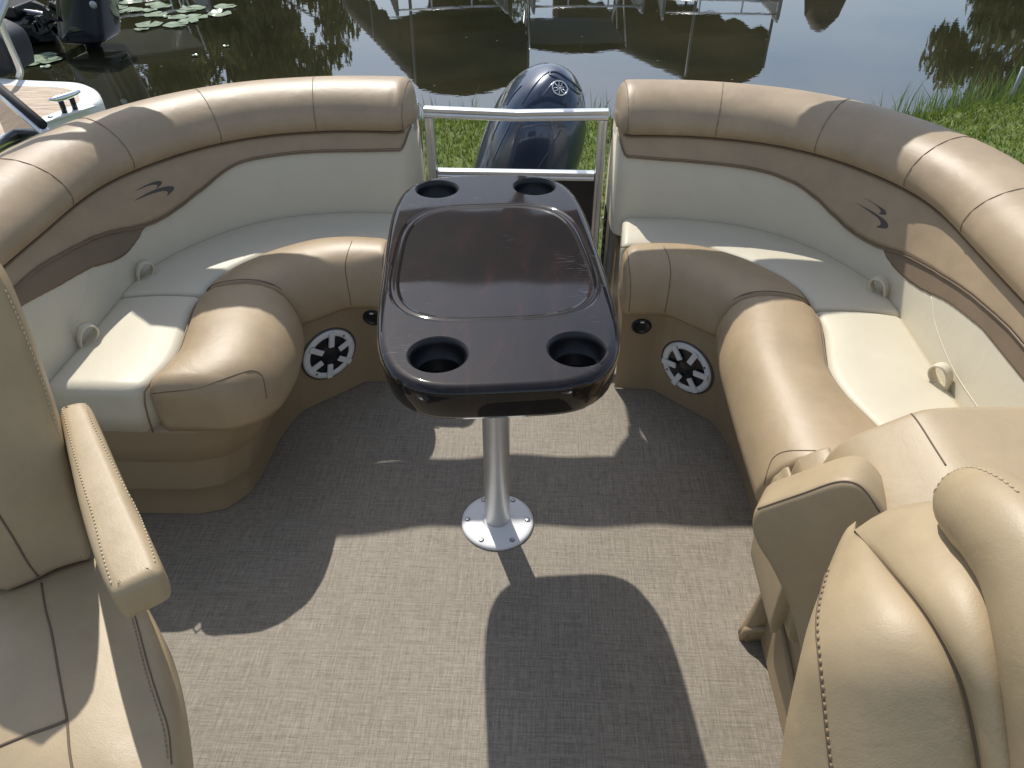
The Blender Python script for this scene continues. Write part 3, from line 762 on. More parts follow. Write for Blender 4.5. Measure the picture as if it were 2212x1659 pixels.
# side and stern fence outside the lounges
def fence(side, label):
    pth = [(.335, 2.40), (.62, 2.40), (.85, 2.36), (1.06, 2.22), (1.20, 2.02), (1.262, 1.8), (1.27, 1.4), (1.27, .6), (1.27, -.4), (1.27, -2.4)]
    P = cr(pth, 90); root = thing('boat_fence', label, 'railing', (side * 1.2, 2.0, 0))
    MB().grid([[(side * p[0], p[1], z) for z in (.06, .60)] for p in P]).build('fence_panel', PANELWALL, root)
    o = root.children[-1]; m = o.modifiers.new('s', 'SOLIDIFY'); m.thickness = .004; m.offset = 0
    for z, r in ((.615, .016), (.045, .016)):
        MB().tube([(side * p[0], p[1], z) for p in P], r, 10).build('rail', ALU, root)
    for i in (0, 22, 40, 58, 74, 89):
        MB().tube([(side * P[i][0], P[i][1], .0), (side * P[i][0], P[i][1], .612)], .013, 10).build('post', ALU, root)
    return root
fence(-1, 'cream panelled aluminium fence behind the ribbed lounge seat')
fence(1, 'cream panelled aluminium fence behind the seat that meets the console')

# ================================================================== BIMINI folded above the stern (throws the dark band, mirrored in the table)
bim = thing('folded_bimini', 'folded dark canvas sunshade rolled up above the stern gate', 'sunshade', (0, 2.37, 1.30))
rows = []
rnd = random.Random(4)
for i in range(61):
    x = -1.22 + 2.44 * i / 60; row = []
    yc = 2.395 + .03 * x / 1.2 - .14 * max(0, -x - .2) ** 2; zc = 1.345 - .05 * (abs(x) / 1.2) ** 3
    th = 1 if abs(x) < 1.15 else max(.12, 1 - (abs(x) - 1.15) / .07 * .88)
    for k in range(18):
        q = 2 * math.pi * k / 18
        lump = 1 + .05 * math.sin(x * 9 + q * 2) + .04 * math.sin(x * 23 + q * 3) + .03 * math.sin(x * 5.3)
        row.append((x, yc + .062 * math.cos(q) * lump * th, zc + .142 * math.sin(q) * lump * th))
    rows.append(row)
MB().grid(rows, cv=True, cap0=True, cap1=True).build('canvas_boot', CANVAS, bim)
for s in (-1, 1):
    MB().tube([(s * 1.19, 2.39 + .03 * s - (.14 if s < 0 else 0), 1.29), (s * 1.235, 2.1, 1.12), (s * 1.262, 1.55, .79), (s * 1.27, 1.42, .628)], .0125, 10).build('bow_leg', ALU, bim)
    MB().tube([(s * 1.20, 2.40 + .03 * s - (.14 if s < 0 else 0), 1.32), (s * 1.25, 2.0, 1.15), (s * 1.275, 1.2, .76), (s * 1.27, 1.1, .628)], .0125, 10).build('bow_leg', ALU, bim)
MB().tube([(.0, 2.44, 1.26), (.01, 2.56, 1.20), (.025, 2.86, 1.09)], .016, 12).build('light_pole', BLACK, bim)
MB().lathe([(.08, -.03), (.05, .02), (.02, .06), (.016, .09)], 14, Matrix.Translation((.0, 2.46, 1.25)) @ Matrix.Rotation(math.radians(-110), 4, 'X'), c0=True, c1=True).build('pole_socket', CANVAS, bim)

# ================================================================== OUTBOARD MOTOR
motor = thing('outboard_motor', 'dark blue grey outboard motor tilted behind the stern gate', 'outboard motor', (.05, 3.05, -.55))
ax0, ax1 = Vector((-.115, 3.10, -.18)), Vector((.148, 2.99, .60))
axd = (ax1 - ax0).normalized(); side_v = axd.cross(Vector((0, 1, 0))).normalized() * 1; side_v = (Vector((1, 0, 0)) - axd * axd.x).normalized(); dep = side_v.cross(axd).normalized()
rows = []
LT = (ax1 - ax0).length
prof_c = [(0.0, .160, .20), (.10, .192, .235), (.28, .204, .25), (.48, .206, .25), (.64, .200, .24), (.75, .186, .222), (.83, .164, .198), (.90, .130, .162), (.95, .090, .12), (.985, .046, .066), (1.0, .012, .02)]
pc = cr([(a, b, c) for a, b, c in prof_c], 46)
NQ = 64
for t, hw, hd in pc:
    row = []
    for k in range(NQ):
        q = 2 * math.pi * k / NQ; e = 2.7
        r = (abs(math.cos(q)) ** e + abs(math.sin(q)) ** e) ** (-1 / e); a, b = math.cos(q) * r, math.sin(q) * r
        crease = 1 + .022 * math.exp(-((abs(a) - .70) / .06) ** 2) - .02 * math.exp(-((abs(a) - .52) / .10) ** 2) * (1 if b < 0 else 0)
        c = ax0 + axd * (LT * t) + Vector((0, .05 * (t - .6), 0))
        row.append(tuple(c + side_v * (hw * a) + dep * (hd * b * crease)))
    rows.append(row)
cowl = MB().grid(rows, cv=True, cap0=True, cap1=True).build('cowling', COWL, motor)
# grab recess, rim and emblem laid on the cowling where the photograph shows them
def c10(L): return [((1340 + x / 5.53) * .7745, (180 + y / 5.53) * .7745) for x, y in L]
slot = drape(cowl, cr(c10([(1085, 118), (1190, 122), (1330, 210), (1470, 320), (1550, 420), (1510, 448), (1420, 380), (1300, 290), (1180, 205), (1075, 160)]), 48, True), .001)
if len(slot) > 10:
    c = sum(slot, Vector()) / len(slot)
    MB().grid([[tuple(p) for p in slot], [tuple(c + (p - c) * .5 + axd * -.0) for p in slot]], cv=True, cap1=True).build('grab_recess', BLACK, cowl)
    MB().tube([tuple(p) for p in slot], .0045, 8, closed=True).build('recess_rim', COWL, cowl)
for px in (c10([(1210, 230), (1110, 300), (1020, 410), (960, 490)]), c10([(1370, 350), (1320, 470), (1265, 600)]), c10([(1060, 110), (930, 210), (760, 420), (640, 610)]), c10([(640, 320), (500, 480), (400, 630)]), c10([(1560, 470), (1500, 610)])):
    seam('cowl_crease', cowl, px, cowl, r=.0035, mat=COWL, n=24)
for px in (c10([(300, 860), (220, 1040), (180, 1170)]), c10([(1240, 1010), (1100, 1260), (880, 1610)]), c10([(480, 870), (330, 1180), (190, 1490)]), c10([(1420, 1190), (1270, 1400), (1120, 1600)])):
    seam('cowl_crease', cowl, px, cowl, r=.0030, mat=COWL, n=24)
ctr = drape(cowl, c10([(1222, 370)]), 0)
if ctr:
    t = bvh(cowl); r = Vector(ray(*c10([(1222, 370)])[0])).normalized(); h = t.ray_cast(Vector(CAM), r)
    z = h[1] if h[1].dot(r) < 0 else -h[1]; x = (Vector((1, 0, -.15)) - z * z.dot(Vector((1, 0, -.15)))).normalized(); y = z.cross(x)
    Me = Matrix.Translation(h[0] + z * .003) @ Matrix((x, y, z)).transposed().to_4x4()
    em = MB().tube([tuple(Me @ Vector((.030 * math.cos(2 * math.pi * k / 32), .030 * math.sin(2 * math.pi * k / 32), 0))) for k in range(32)], .0028, 8, closed=True).build('emblem_ring', CHROME, cowl)
    for k in range(3):
        q = math.pi / 2 + k * 2 * math.pi / 3; fk = MB(); Mr = Me @ Matrix.Rotation(q, 4, 'Z')
        for a, b in (((-.024, 0), (.012, 0)), ((.010, -.006), (.026, -.006)), ((.010, .006), (.026, .006)), ((.010, -.006), (.010, .006))):
            fk.tube([tuple(Mr @ Vector((*a, 0))), tuple(Mr @ Vector((*b, 0)))], .0018, 6)
        fk.build('emblem_fork', CHROME, em)
mid = MB(); mid.tube([(-.09, 3.12, -.15), (-.07, 3.25, -.40), (-.05, 3.42, -.62)], [.13, .10, .075], 14); mid.build('midsection', COWL, motor)
lw = MB(); lw.tube([(-.05, 3.36, -.58), (-.05, 3.44, -.64), (-.05, 3.70, -.70), (-.05, 3.82, -.73)], [.02, .06, .055, .03], 14); lw.build('gearcase', COWL, motor)
brk = MB().box((0, 2.84, -.22), (.22, .34, .36)).build('transom_bracket', BLACK, motor, smooth=False, bevel=.02)
pod = MB().prism([(-.30, 2.3), (.30, 2.3), (.24, 2.72), (-.24, 2.72)], -.40, -.095).build('motor_pod', PONT, None, smooth=False)
tag(pod, 'aluminium motor mount under the stern, between deck and outboard', 'motor mount')
for s, lab in ((-1, 'aluminium pontoon tube under the deck, on the ribbed lounge side'), (0, 'aluminium pontoon tube under the middle of the deck'), (1, 'aluminium pontoon tube under the deck, on the console side')):
    t = MB().lathe([(.02, -2.6), (.2, -2.45), (.33, -2.2), (.345, -1.8), (.345, 2.30), (.33, 2.36), (.02, 2.36)], 28, Matrix.Translation((s * .88, 0, -.445)) @ Matrix.Rotation(-math.pi / 2, 4, 'X'), c0=True, c1=True).build('pontoon_tube', PONT)
    tag(t, lab, 'pontoon')

# ================================================================== CONSOLE WITH BACK-TO-BACK CUSHIONS (starboard side, forward of the lounge)
con = thing('console_seat', 'tan console with back-to-back cushions on a flared molded base', 'boat seat', (.9, .8, 0))
def ybolster(name, prof, y0, y1, er, mat, parent, n=16):
    c = np.mean(prof, axis=0); rows = []
    ds = [er * (1 - math.cos(q)) for q in np.linspace(0, math.pi / 2, 7)]
    ys_ = [y1 - d for d in ds] + list(np.linspace(y1 - er, y0 + er, n))[1:-1] + [y0 + d for d in reversed(ds)]
    for y in ys_:
        d = min(y1 - y, y - y0); e = 0 if d >= er else er - math.sqrt(max(0, er ** 2 - (er - d) ** 2)); row = []
        for p in prof:
            v = np.array(p) - c; L = np.linalg.norm(v); v = v * (L - e) / L; row.append((c[0] + v[0], y, c[1] + v[1]))
        rows.append(row)
    return MB().grid(rows, cv=True, cap0=True, cap1=True).build(name, mat, parent)
pa = cr([(.562, .30), (.562, .42), (.563, .53), (.570, .575), (.592, .610), (.650, .652), (.682, .672), (.715, .680), (.80, .686), (1.0, .690), (1.20, .688), (1.22, .66), (1.22, .30), (.9, .29), (.60, .29)], 90, True)
A = ybolster('chaise_cushion', pa, .52, .915, .018, TAN_CHAIR, con)
seam('seam', A, c6([(1500, 785), (1600, 742), (1635, 748), (1680, 805), (1740, 900), (1810, 1010)]), A, r=.0014)
def yblock(name, x0, x1, z0, z1, y0, y1, r, slope=0):
    pts = chaikin([(x0, z0), (x1, z0), (x1, z1 + slope), ((x0 * .35 + x1 * .65), z1 + slope * .8), (x0 + .012, z1 - .004), (x0, z1 - .02)], 2)
    return ybolster(name, np.array(pts), y0, y1, r, TAN_CHAIR, con, 8)
Bk = yblock('side_pad', .540, .600, .22, .530, .78, .955, .010, .022)
Ck = yblock('side_pad', .520, .548, .22, .470, .80, .975, .008, .012)
# forward facing backrest
dn = np.array((-.46, -.86, .20)); dn = dn / np.linalg.norm(dn)
p0 = aty(*c6([(820, 1235)])[0], .80)
dpx = c6([(820, 1235), (905, 1205), (1080, 1145), (1240, 1088), (1340, 1090), (1410, 1140), (1490, 1245), (1560, 1400), (1620, 1600), (1640, 2000), (1090, 2000), (1060, 1990), (1030, 1850), (990, 1720), (900, 1530), (835, 1440), (800, 1340)])
Dm = pillow('backrest', [onplane(x, y, p0, dn) for x, y in dpx], dn, .105, .014, 0, TAN_CHAIR, con, 2, 110, .030)
seam('seam', Dm, c6([(826, 1240), (905, 1212), (1080, 1152), (1240, 1097), (1335, 1099), (1400, 1145), (1470, 1250)]), Dm, r=.0013, smoothed=True)
# molded base with flared foot
bs = MB()
fo = [(.640, 1.03), (.600, 1.02), (.585, .98), (.580, .945), (.580, .80), (.578, .60), (.577, .47), (.60, .44), (1.22, .44), (1.22, 1.03)]
bs.prism(fo, .003, .40)
bs.build('console_base', BASE_TAN, con, smooth=False, bevel=.01)
rows = []
for t in np.linspace(0, 1, 16):
    z = .38 * (1 - t) + .004 * t; f = t ** 2.2
    x0 = .568 - .030 * f; y0_, y1_ = .935 - .010 * f, 1.06 + .11 * f
    arch = .016 * max(0, 1 - ((t - .86) / .14) ** 2) if t > .72 else 0
    rows.append([(x, y, z) for x, y in [(.66, y1_ + .02), (.64, y1_), (.60, .99 + .02 * f), (x0 + .012, .965), (x0 + .003, .952), (x0, .945), (x0 + .004, y0_ + .002), (x0 + .014, y0_ - .002), (.60, y0_ + .004), (.66, y0_ + .01)]])
MB().grid(rows, cap0=True, cap1=True).build('base_foot', BASE_TAN, con)
MB().tube([(.546, .934, .004), (.549, .931, .034), (.562, .927, .050), (.585, .925, .052), (.61, .925, .045)], .009, 10).build('foot_lip', BASE_TAN, con)
MB().tube([(.583, .925, .17), (.577, .90, .168), (.577, .80, .15), (.576, .62, .11), (.576, .48, .10)], .007, 8).build('base_rib', BASE_TAN, con)

# ================================================================== HELM CHAIR in the foreground (starboard)
helm = thing('captain_chair', 'tan bucket captain chair with a thick rolled side wing, beside the console', 'captain chair', (.75, .35, 0))
nE = np.array([-.42, -.74, .53]); nE /= np.linalg.norm(nE)
TE = aty(1846, 1145, .50)
r0 = c8([(1340, 435), (1280, 490), (1210, 640), (1150, 800), (1080, 1000), (1030, 1200), (990, 1380), (955, 1560), (930, 1760), (900, 2050)])
r1 = c8([(1340, 435), (1430, 540), (1520, 650), (1660, 820), (1750, 950), (1840, 1110), (1900, 1250), (1950, 1450), (1995, 1720), (2030, 2050)])
rt = c8([(1340, 435), (1480, 345), (1620, 303), (1730, 285)])
r2 = c8([(1730, 285), (1850, 390), (1960, 500), (2060, 640), (2110, 760), (2160, 950), (2212, 1230), (2245, 1450), (2275, 1750), (2300, 2050)])
def rail3(px, off, n=60):
    return np.array([onplane(x, y, TE, nE) + nE * 0 for x, y in cr(px, n)]) + nE * off
def lean(R):
    t = np.linspace(0, 1, len(R))[:, None]; return CAM + (R - CAM) * (1 + .20 * np.clip(1 - t / .55, 0, 1) ** 2)
R0, R1, R2 = lean(rail3(r0, -.045)), lean(rail3(r1, -.004)), lean(rail3(r2, -.012))
R1b = R1 + (R2 - R1) * .04
vdir = np.array(ray(1900, 1250)); vdir /= np.linalg.norm(vdir)
back = lambda R, d: R + vdir * d
def mixr(a, b, t, off): return a * (1 - t) + b * t + nE * off
fade = np.clip(np.linspace(0, 1, 60) / .12, 0, 1)[:, None]
gridL = [back(R0, .10), back(R0, .05) + (R0 - R1) * .01, R0, mixr(R0, R1, .10, .010), mixr(R0, R1, .28, .022), mixr(R0, R1, .5, .028), mixr(R0, R1, .72, .024), mixr(R0, R1, .9, .012), mixr(R0, R1, .97, .004), R1 - nE * .004]
for k in range(3, 9): gridL[k] = R0 * 0 + (gridL[k] * fade + (1 - fade) * mixr(R0, R1, (.1, .28, .5, .72, .9, .97)[k - 3], 0))
LB = MB().grid(np.array(gridL)).build('side_bolster', TAN_CHAIR, helm)
gridC = [R1 - nE * .008, mixr(R1, R2, .03, .006), mixr(R1, R2, .10, .016), mixr(R1, R2, .25, .026), mixr(R1, R2, .45, .030), mixr(R1, R2, .65, .026), mixr(R1, R2, .85, .014), mixr(R1, R2, .96, .002), R2 - nE * .012]
gC = np.array(gridC)                                   # across, along
rtp = np.array([CAM + (onplane(x, y, TE, nE) - CAM) * 1.20 for x, y in cr(rt, 41)])[[0, 1, 4, 10, 18, 26, 34, 38, 40]]
dlt = rtp - gC[:, 0]
for i in range(60): gC[:, i] += dlt * math.exp(-(i / 7) ** 2)
# round the head of the centre panel over to the rear
head = []
for q in np.linspace(0, 1, 7)[1:]:
    wq = np.linspace(.25, 1, len(gC))[:, None]; row = gC[:, 0] + (vdir * .05 * q + np.array([0, -.004, -.05]) * q * q) * wq; head.append(row)
full = np.concatenate([np.array(head[::-1]).transpose(1, 0, 2), gC], 1)
CB = MB().grid(full).build('backrest', TAN_CHAIR, helm)
wpx = [(x + 24, y + 20) for x, y in cr([(2022, 1062), (2050, 1062), (2085, 1072), (2120, 1094), (2165, 1132), (2215, 1195), (2252, 1280), (2282, 1400), (2305, 1520), (2330, 1700), (2350, 1900)], 60)]
wc = [CAM + (onplane(x, y, TE, nE) + nE * .012 - CAM) * (1 + .19 * max(0, 1 - k_ / 33) ** 2) for k_, (x, y) in enumerate(wpx)]
wr = np.interp(np.linspace(0, 1, 60), [0, .006, .015, .03, .055, .10, .2, .6, 1], [.004, .018, .027, .036, .043, .048, .052, .058, .062])
WG = MB().tube([tuple(p) for p in wc], list(wr), 28).build('side_wing', TAN_CHAIR, helm)
MB().tube(R1[1:] - nE * .002, .0022, 8).build('seam', SEAM, CB)
stitches('stitching', LB, c8([(1212, 632), (1185, 720), (1160, 830), (1152, 950), (1165, 1100), (1180, 1250), (1200, 1450), (1230, 1720)]), LB, step=.0085, r=.0016, mat=simple_cache('chair_thread', (.30, .22, .13), .6))
seam('seam', LB, c8([(1205, 632), (1178, 720), (1153, 830), (1145, 950), (1158, 1100), (1173, 1250), (1193, 1450), (1223, 1720)]), LB, r=.0016)
stitches('stitching', WG, c8([(1750, 240), (1800, 165), (1885, 120), (1970, 118), (2090, 172), (2220, 270)]), WG, step=.008, r=.0012)
# rear shell, seat and pedestal
sh = np.array([back(R0, .045), back(R0, .10), back(mixr(R0, R1, .5, 0), .12), back(R1, .12), back(mixr(R1, R2, .5, 0), .12), back(R2, .12)])[:, 6:]
MB().grid(sh).build('rear_shell', BASE_TAN, helm)
sxy = (.70, .21)
MB().prism(chaikin([(sxy[0] - .24, sxy[1] - .42), (sxy[0] + .24, sxy[1] - .42), (sxy[0] + .26, sxy[1] + .19), (sxy[0] - .24, sxy[1] + .17)], 3), .41, .52).build('seat_cushion', TAN_CHAIR, helm, bevel=.02)
MB().lathe([(.17, .001), (.165, .012), (.04, .03), (.036, .40), (.10, .405)], 24, Matrix.Translation((sxy[0], sxy[1] - .12, 0)), c0=True, c1=True).build('pedestal', ALU_PALE, helm)

# ================================================================== CAPTAIN CHAIR with armrest (port)
pch = thing('captain_chair', 'tan captain chair with padded stitched armrest, beside the ribbed lounge seat', 'captain chair', (-.55, .45, 0))
SZ = .50
q0, q1 = atz(0, 1291, SZ), atz(200, 1214, SZ)
du = (q1 - q0); du[2] = 0; du /= np.linalg.norm(du)
fw = np.array([du[1], -du[0], 0])                      # way the chair faces
al = math.radians(12)
nb = fw * math.cos(al) + np.array([0, 0, 1]) * math.sin(al)
bpx = c9([(-420, 1330), (0, 1506), (110, 1468), (195, 1428), (262, 1392), (360, 1362), (445, 1340), (420, 1230), (375, 1060), (335, 900), (300, 770), (250, 620), (195, 450), (130, 280), (75, 140), (28, 35), (-20, -40), (-120, -120), (-420, -180)])
bk = pillow('backrest', [onplane(x, y, q0, nb) for x, y in bpx], nb, .11, .016, 0, TAN_CHAIR, pch, 1, 120, .04)
seam('seam', bk, c9([(-20, 1095), (60, 1220), (130, 1340), (192, 1424)]), bk, r=.0016)
stitches('stitching', bk, c9([(24, 50), (70, 150), (124, 280), (188, 450), (240, 610), (285, 745)]), bk, step=.0075, r=.0012, mat=THREAD)
# seat cushion
spx = c9([(-300, 1500), (0, 1440), (110, 1400), (195, 1360), (262, 1320), (450, 1270), (540, 1290), (640, 1440), (690, 1530), (745, 1640), (790, 1800), (815, 1950), (835, 2120), (850, 2330), (700, 2600), (-300, 2800)])
st = pillow('seat_cushion', [atz(x, y, SZ) for x, y in spx], (0, 0, 1), .11, .034, 0, TAN_CHAIR, pch, 2, 130, .03, .010)
seam('seam', st, c9([(196, 1440), (215, 1560), (245, 1680), (275, 1850), (300, 1990), (318, 2090), (330, 2240), (360, 2420)]), st, r=.0016)
seam('seam', st, c9([(-20, 2222), (120, 2165), (250, 2120), (316, 2092)]), st, r=.0024)
stitches('stitching', st, c9([(610, 1540), (640, 1650), (672, 1780), (705, 1900), (740, 2010), (780, 2140), (800, 2300)]), st, step=.0075, r=.0011, mat=simple_cache('chair_thread', (.30, .22, .13), .6))
seam('seam', st, c9([(622, 1530), (656, 1650), (690, 1780), (724, 1900), (760, 2010), (800, 2140), (815, 2300)]), st, r=.0012)
# armrest
AZ = .70
apx = c9([(268, 604), (296, 584), (392, 562), (418, 575), (460, 670), (542, 860), (620, 1030), (698, 1190), (750, 1310), (762, 1360), (745, 1392), (665, 1432), (580, 1470), (538, 1488), (508, 1470), (458, 1370), (408, 1220), (360, 1050), (322, 870), (292, 735)])
ar = pillow('armrest', [atz(x, y, AZ) for x, y in apx], (0, 0, 1), .060, .015, 0, TAN_CHAIR, pch, 2, 150, .014, 0)
stitches('stitching', ar, c9([(292, 605), (318, 700), (345, 800), (372, 900), (405, 1010), (440, 1120), (465, 1220), (490, 1320), (515, 1400), (535, 1470)]), ar, step=.007, r=.0011)
stitches('stitching', ar, c9([(402, 580), (434, 670), (484, 775), (538, 880), (596, 990), (650, 1090), (690, 1190), (722, 1285), (738, 1350)]), ar, step=.007, r=.0011)
MB().prism([tuple((p + 0)[:2]) for p in [atz(*c9([q])[0], AZ) for q in [(300, 640), (380, 620), (470, 800), (380, 850)]]], .46, .66).build('arm_bracket', BLACK, pch, smooth=False, bevel=.006)
sc_ = (-.62, .30, 0)
MB().lathe([(.17, .001), (.165, .012), (.04, .03), (.036, .385), (.12, .392)], 24, Matrix.Translation((float(sc_[0]), float(sc_[1]), 0)), c0=True, c1=True).build('pedestal', ALU_PALE, pch)

# ================================================================== NEIGHBOURING PONTOON BOAT on the port side
def c5a(L): return [(x * .18674, y * .18674) for x, y in L]
NZ = -.06
nb_ = thing('pontoon_boat', 'neighbouring pontoon boat with pale striped swim deck and white rounded trim', 'boat', (-3.2, 4.2, -.8))
op = [atz(x, y, NZ)[:2] for x, y in c5a([(-900, 860), (0, 905), (500, 935), (850, 945), (1000, 970), (1120, 1030), (1180, 1110), (1150, 1180), (950, 1270), (800, 1330), (500, 1440), (-200, 1800)])]
op = [tuple(p) for p in op] + [(op[-1][0] - 1.6, op[-1][1] - 1.0)]
opc = chaikin(op, 2)
cm = opc.mean(0)
def inset(P, d):
    T_ = np.roll(P, -1, 0) - np.roll(P, 1, 0); T_ /= np.linalg.norm(T_, axis=1)[:, None] + 1e-9; I = np.stack([-T_[:, 1], T_[:, 0]], 1)
    if ((cm - P) * I).sum() < 0: I = -I
    return P + I * d
def zz(P, z): return [(p[0], p[1], z) for p in P]
MB().grid([zz(inset(opc, .13), NZ - .004), zz(inset(opc, .12), NZ), zz(inset(opc, .02), NZ + .004), zz(inset(opc, .004), NZ - .008), zz(opc, NZ - .03), zz(opc, NZ - .13), zz(inset(opc, .03), NZ - .14)], cv=True).build('deck_trim', WHITEPL, nb_)
MB().prism([tuple(p) for p in inset(opc, .125)], NZ - .13, NZ - .001).build('swim_deck', DECKMAT, nb_, smooth=False)
for xx in (-2.95, -4.6):
    MB().lathe([(.02, -4.2), (.25, -4.0), (.33, -3.6), (.33, .2), (.28, .32), (.02, .36)], 24, Matrix.Translation((xx - .35, 4.45, -.53)) @ Matrix.Rotation(-math.pi / 2, 4, 'X') , c0=True, c1=True).build('pontoon', PONT, nb_)
# cleat on the corner
cl = [Vector(atz(x, y, NZ + .012)) for x, y in c5a([(650, 1350), (960, 1250)])]
cd = (cl[1] - cl[0]).normalized(); cc = Vector(atz(*c5a([(815, 1290)])[0], NZ + .01))
ctb = MB().tube([tuple(cc + cd * t + Vector((0, 0, .085 + .012 * (t / .12) ** 2))) for t in np.linspace(-.10, .10, 11)], [.008, .013, .017, .019, .02, .02, .02, .019, .017, .013, .008], 10)
ctb.build('cleat_horn', CHROME, nb_)
cb = MB()
for t in (-.035, .035): cb.tube([tuple(cc + cd * t), tuple(cc + cd * t + Vector((0, 0, .08)))], .016, 10)
cb.build('cleat_post', BLACK, nb_)
pl = MB().box(tuple(cc - cd * .06 + Vector((0, 0, -.002))), (.40, .09, .012), Matrix.Rotation(math.atan2(cd.y, cd.x), 3, 'Z')).build('cleat_plate', WHITEPL, nb_, smooth=False, bevel=.003)
for t in (-.20, -.13):
    MB().lathe([(.013, 0), (.013, .004), (.002, .005)], 10, Matrix.Translation(cc + cd * t + Vector((0, 0, .005))), c1=True).build('bolt', SCREW, nb_)
# its fence: dark capped rail falling across the deck corner, grey bars below
f0, f1 = Vector(atz(*c5a([(-260, 800)])[0], .30)), Vector(atz(*c5a([(490, 1440)])[0], .22))
fd = (f1 - f0).normalized()
MB().tube([tuple(f0), tuple(f1)], .022, 10).build('cap_rail', RUBBER, nb_)
MB().tube([tuple(f0 - Vector((0, 0, .045))), tuple(f1 - Vector((0, 0, .045)))], .020, 10).build('rail', ALU, nb_)
for k, q in enumerate(c5a([(380, 1440), (300, 1560)])):
    a = Vector(atz(*q, .02 - .04 * k)); b = Vector(atz(q[0] - 110, q[1] + 62, .02 - .04 * k))
    MB().tube([tuple(a), tuple(b)], .026, 10).build('rail', ALU, nb_)
MB().tube([tuple(f1 - Vector((0, 0, .02))), (f1.x, f1.y, NZ)], .02, 10).build('post', ALU, nb_)
pts_ = [Vector(f0), Vector(f1)]
MB().grid([[tuple(f0 - Vector((0, 0, .08))), tuple(f0 - Vector((0, 0, .34)))], [tuple(f1 - Vector((0, 0, .08))), tuple(f1 - Vector((0, 0, .26)))]]).build('fence_panel', BLACKHULL, nb_)
m_ = nb_.children[-1].modifiers.new('s', 'SOLIDIFY'); m_.thickness = .006
# boarding hoop at the far edge of the swim deck
hp_ = [aty(x, y, Vector(atz(39, 169, NZ)).y) for x, y in c5a([(-120, 60), (-10, 240), (60, 400), (130, 560), (200, 720), (235, 830), (215, 905)])]
MB().tube([tuple(p) for p in cr(hp_, 24)], .022, 10).build('boarding_hoop', ALU, nb_)
yh = Vector(atz(20, 169, NZ)).y
cq = [aty(x, y, yh + .05) for x, y in c5a([(-300, 300), (-40, 420), (40, 520), (110, 700), (145, 905), (-300, 905)])]
pillow('seat_cushion', cq, (0, -1, 0), .30, .03, .03, simple('navy_cushion', (.018, .020, .030), .5), nb_, 1, 40)

# ================================================================== SECOND BOAT: black hull and outboard moored in the pond
sb_ = thing('motor_boat', 'black hulled motor boat with black outboard moored in the pond', 'boat', (-7.0, 9.0, WZ))
e_top = Vector(atz(190, 92, WZ + .12)); yE = e_top.y
eng = [aty(x, y, yE) for x, y in c5a([(600, -600), (1090, -600), (1120, -250), (1145, 100), (1165, 300), (1185, 450), (1170, 520), (900, 530), (700, 520), (640, 430), (620, 250), (600, 0)])]
pillow('engine_cowling', eng, (0, -1, 0), .55, .08, .05, BLACKHULL, sb_, 1, 60, .06)
MB().tube([tuple(e_top + Vector((-.12, .3, -.03))), tuple(e_top + Vector((-.12, .3, -.6)))], .10, 10).build('engine_leg', BLACKHULL, sb_)
MB().lathe([(.045, 0), (.045, .006), (.02, .008), (.001, .008)], 16, Matrix.Translation(Vector(aty(*c5a([(1078, 55)])[0], yE - .07))) @ Matrix.Rotation(math.pi / 2, 4, 'X'), c1=True).build('badge', simple('badge_silver', (.4, .42, .45), .3, .8), sb_)
def hullrow(px, Y): return [tuple(aty(x, y, Y)) for x, y in px]
h0 = c5a([(-700, 90), (-200, 120), (200, 110), (420, 130), (600, 170), (640, 260), (660, 400), (620, 470), (300, 510), (-300, 540), (-700, 560)])
MB().grid([hullrow(h0, yE + .25), hullrow(h0, yE + .9), hullrow([(x - 60, y) for x, y in h0], yE + 2.6)], cv=True, cap0=True, cap1=True).build('hull', BLACKHULL, sb_)
MB().tube([tuple(p) for p in cr([aty(x, y, yE + .22) for x, y in c5a([(-500, 170), (-100, 150), (200, 118), (420, 138), (600, 178)])], 20)], .016, 8).build('rub_rail', ALU, sb_)
mt = MB()
rng = random.Random(3)
for k in range(14):
    x, y = 420 + rng.random() * 330, 60 + rng.random() * 300; p = Vector(aty(x * .18674, y * .18674, yE + .1)); mt.box(tuple(p), (.05 + rng.random() * .10, .08, .04 + rng.random() * .06), Matrix.Rotation(rng.random() * 2, 3, 'Y'))
mt.build('engine_mount', BLACK, sb_, smooth=False, bevel=.008)
MB().tube([tuple(p) for p in cr([aty(x, y, yE - .02) for x, y in c5a([(390, 40), (470, 70), (540, 130), (600, 210), (680, 240)])], 20)], .018, 8).build('cable', RUBBER, sb_)
MB().box(tuple(aty(*c5a([(60, 90)])[0], yE + .3)), (.55, .5, .12)).build('transom_step', BLACK, sb_, smooth=False, bevel=.02)

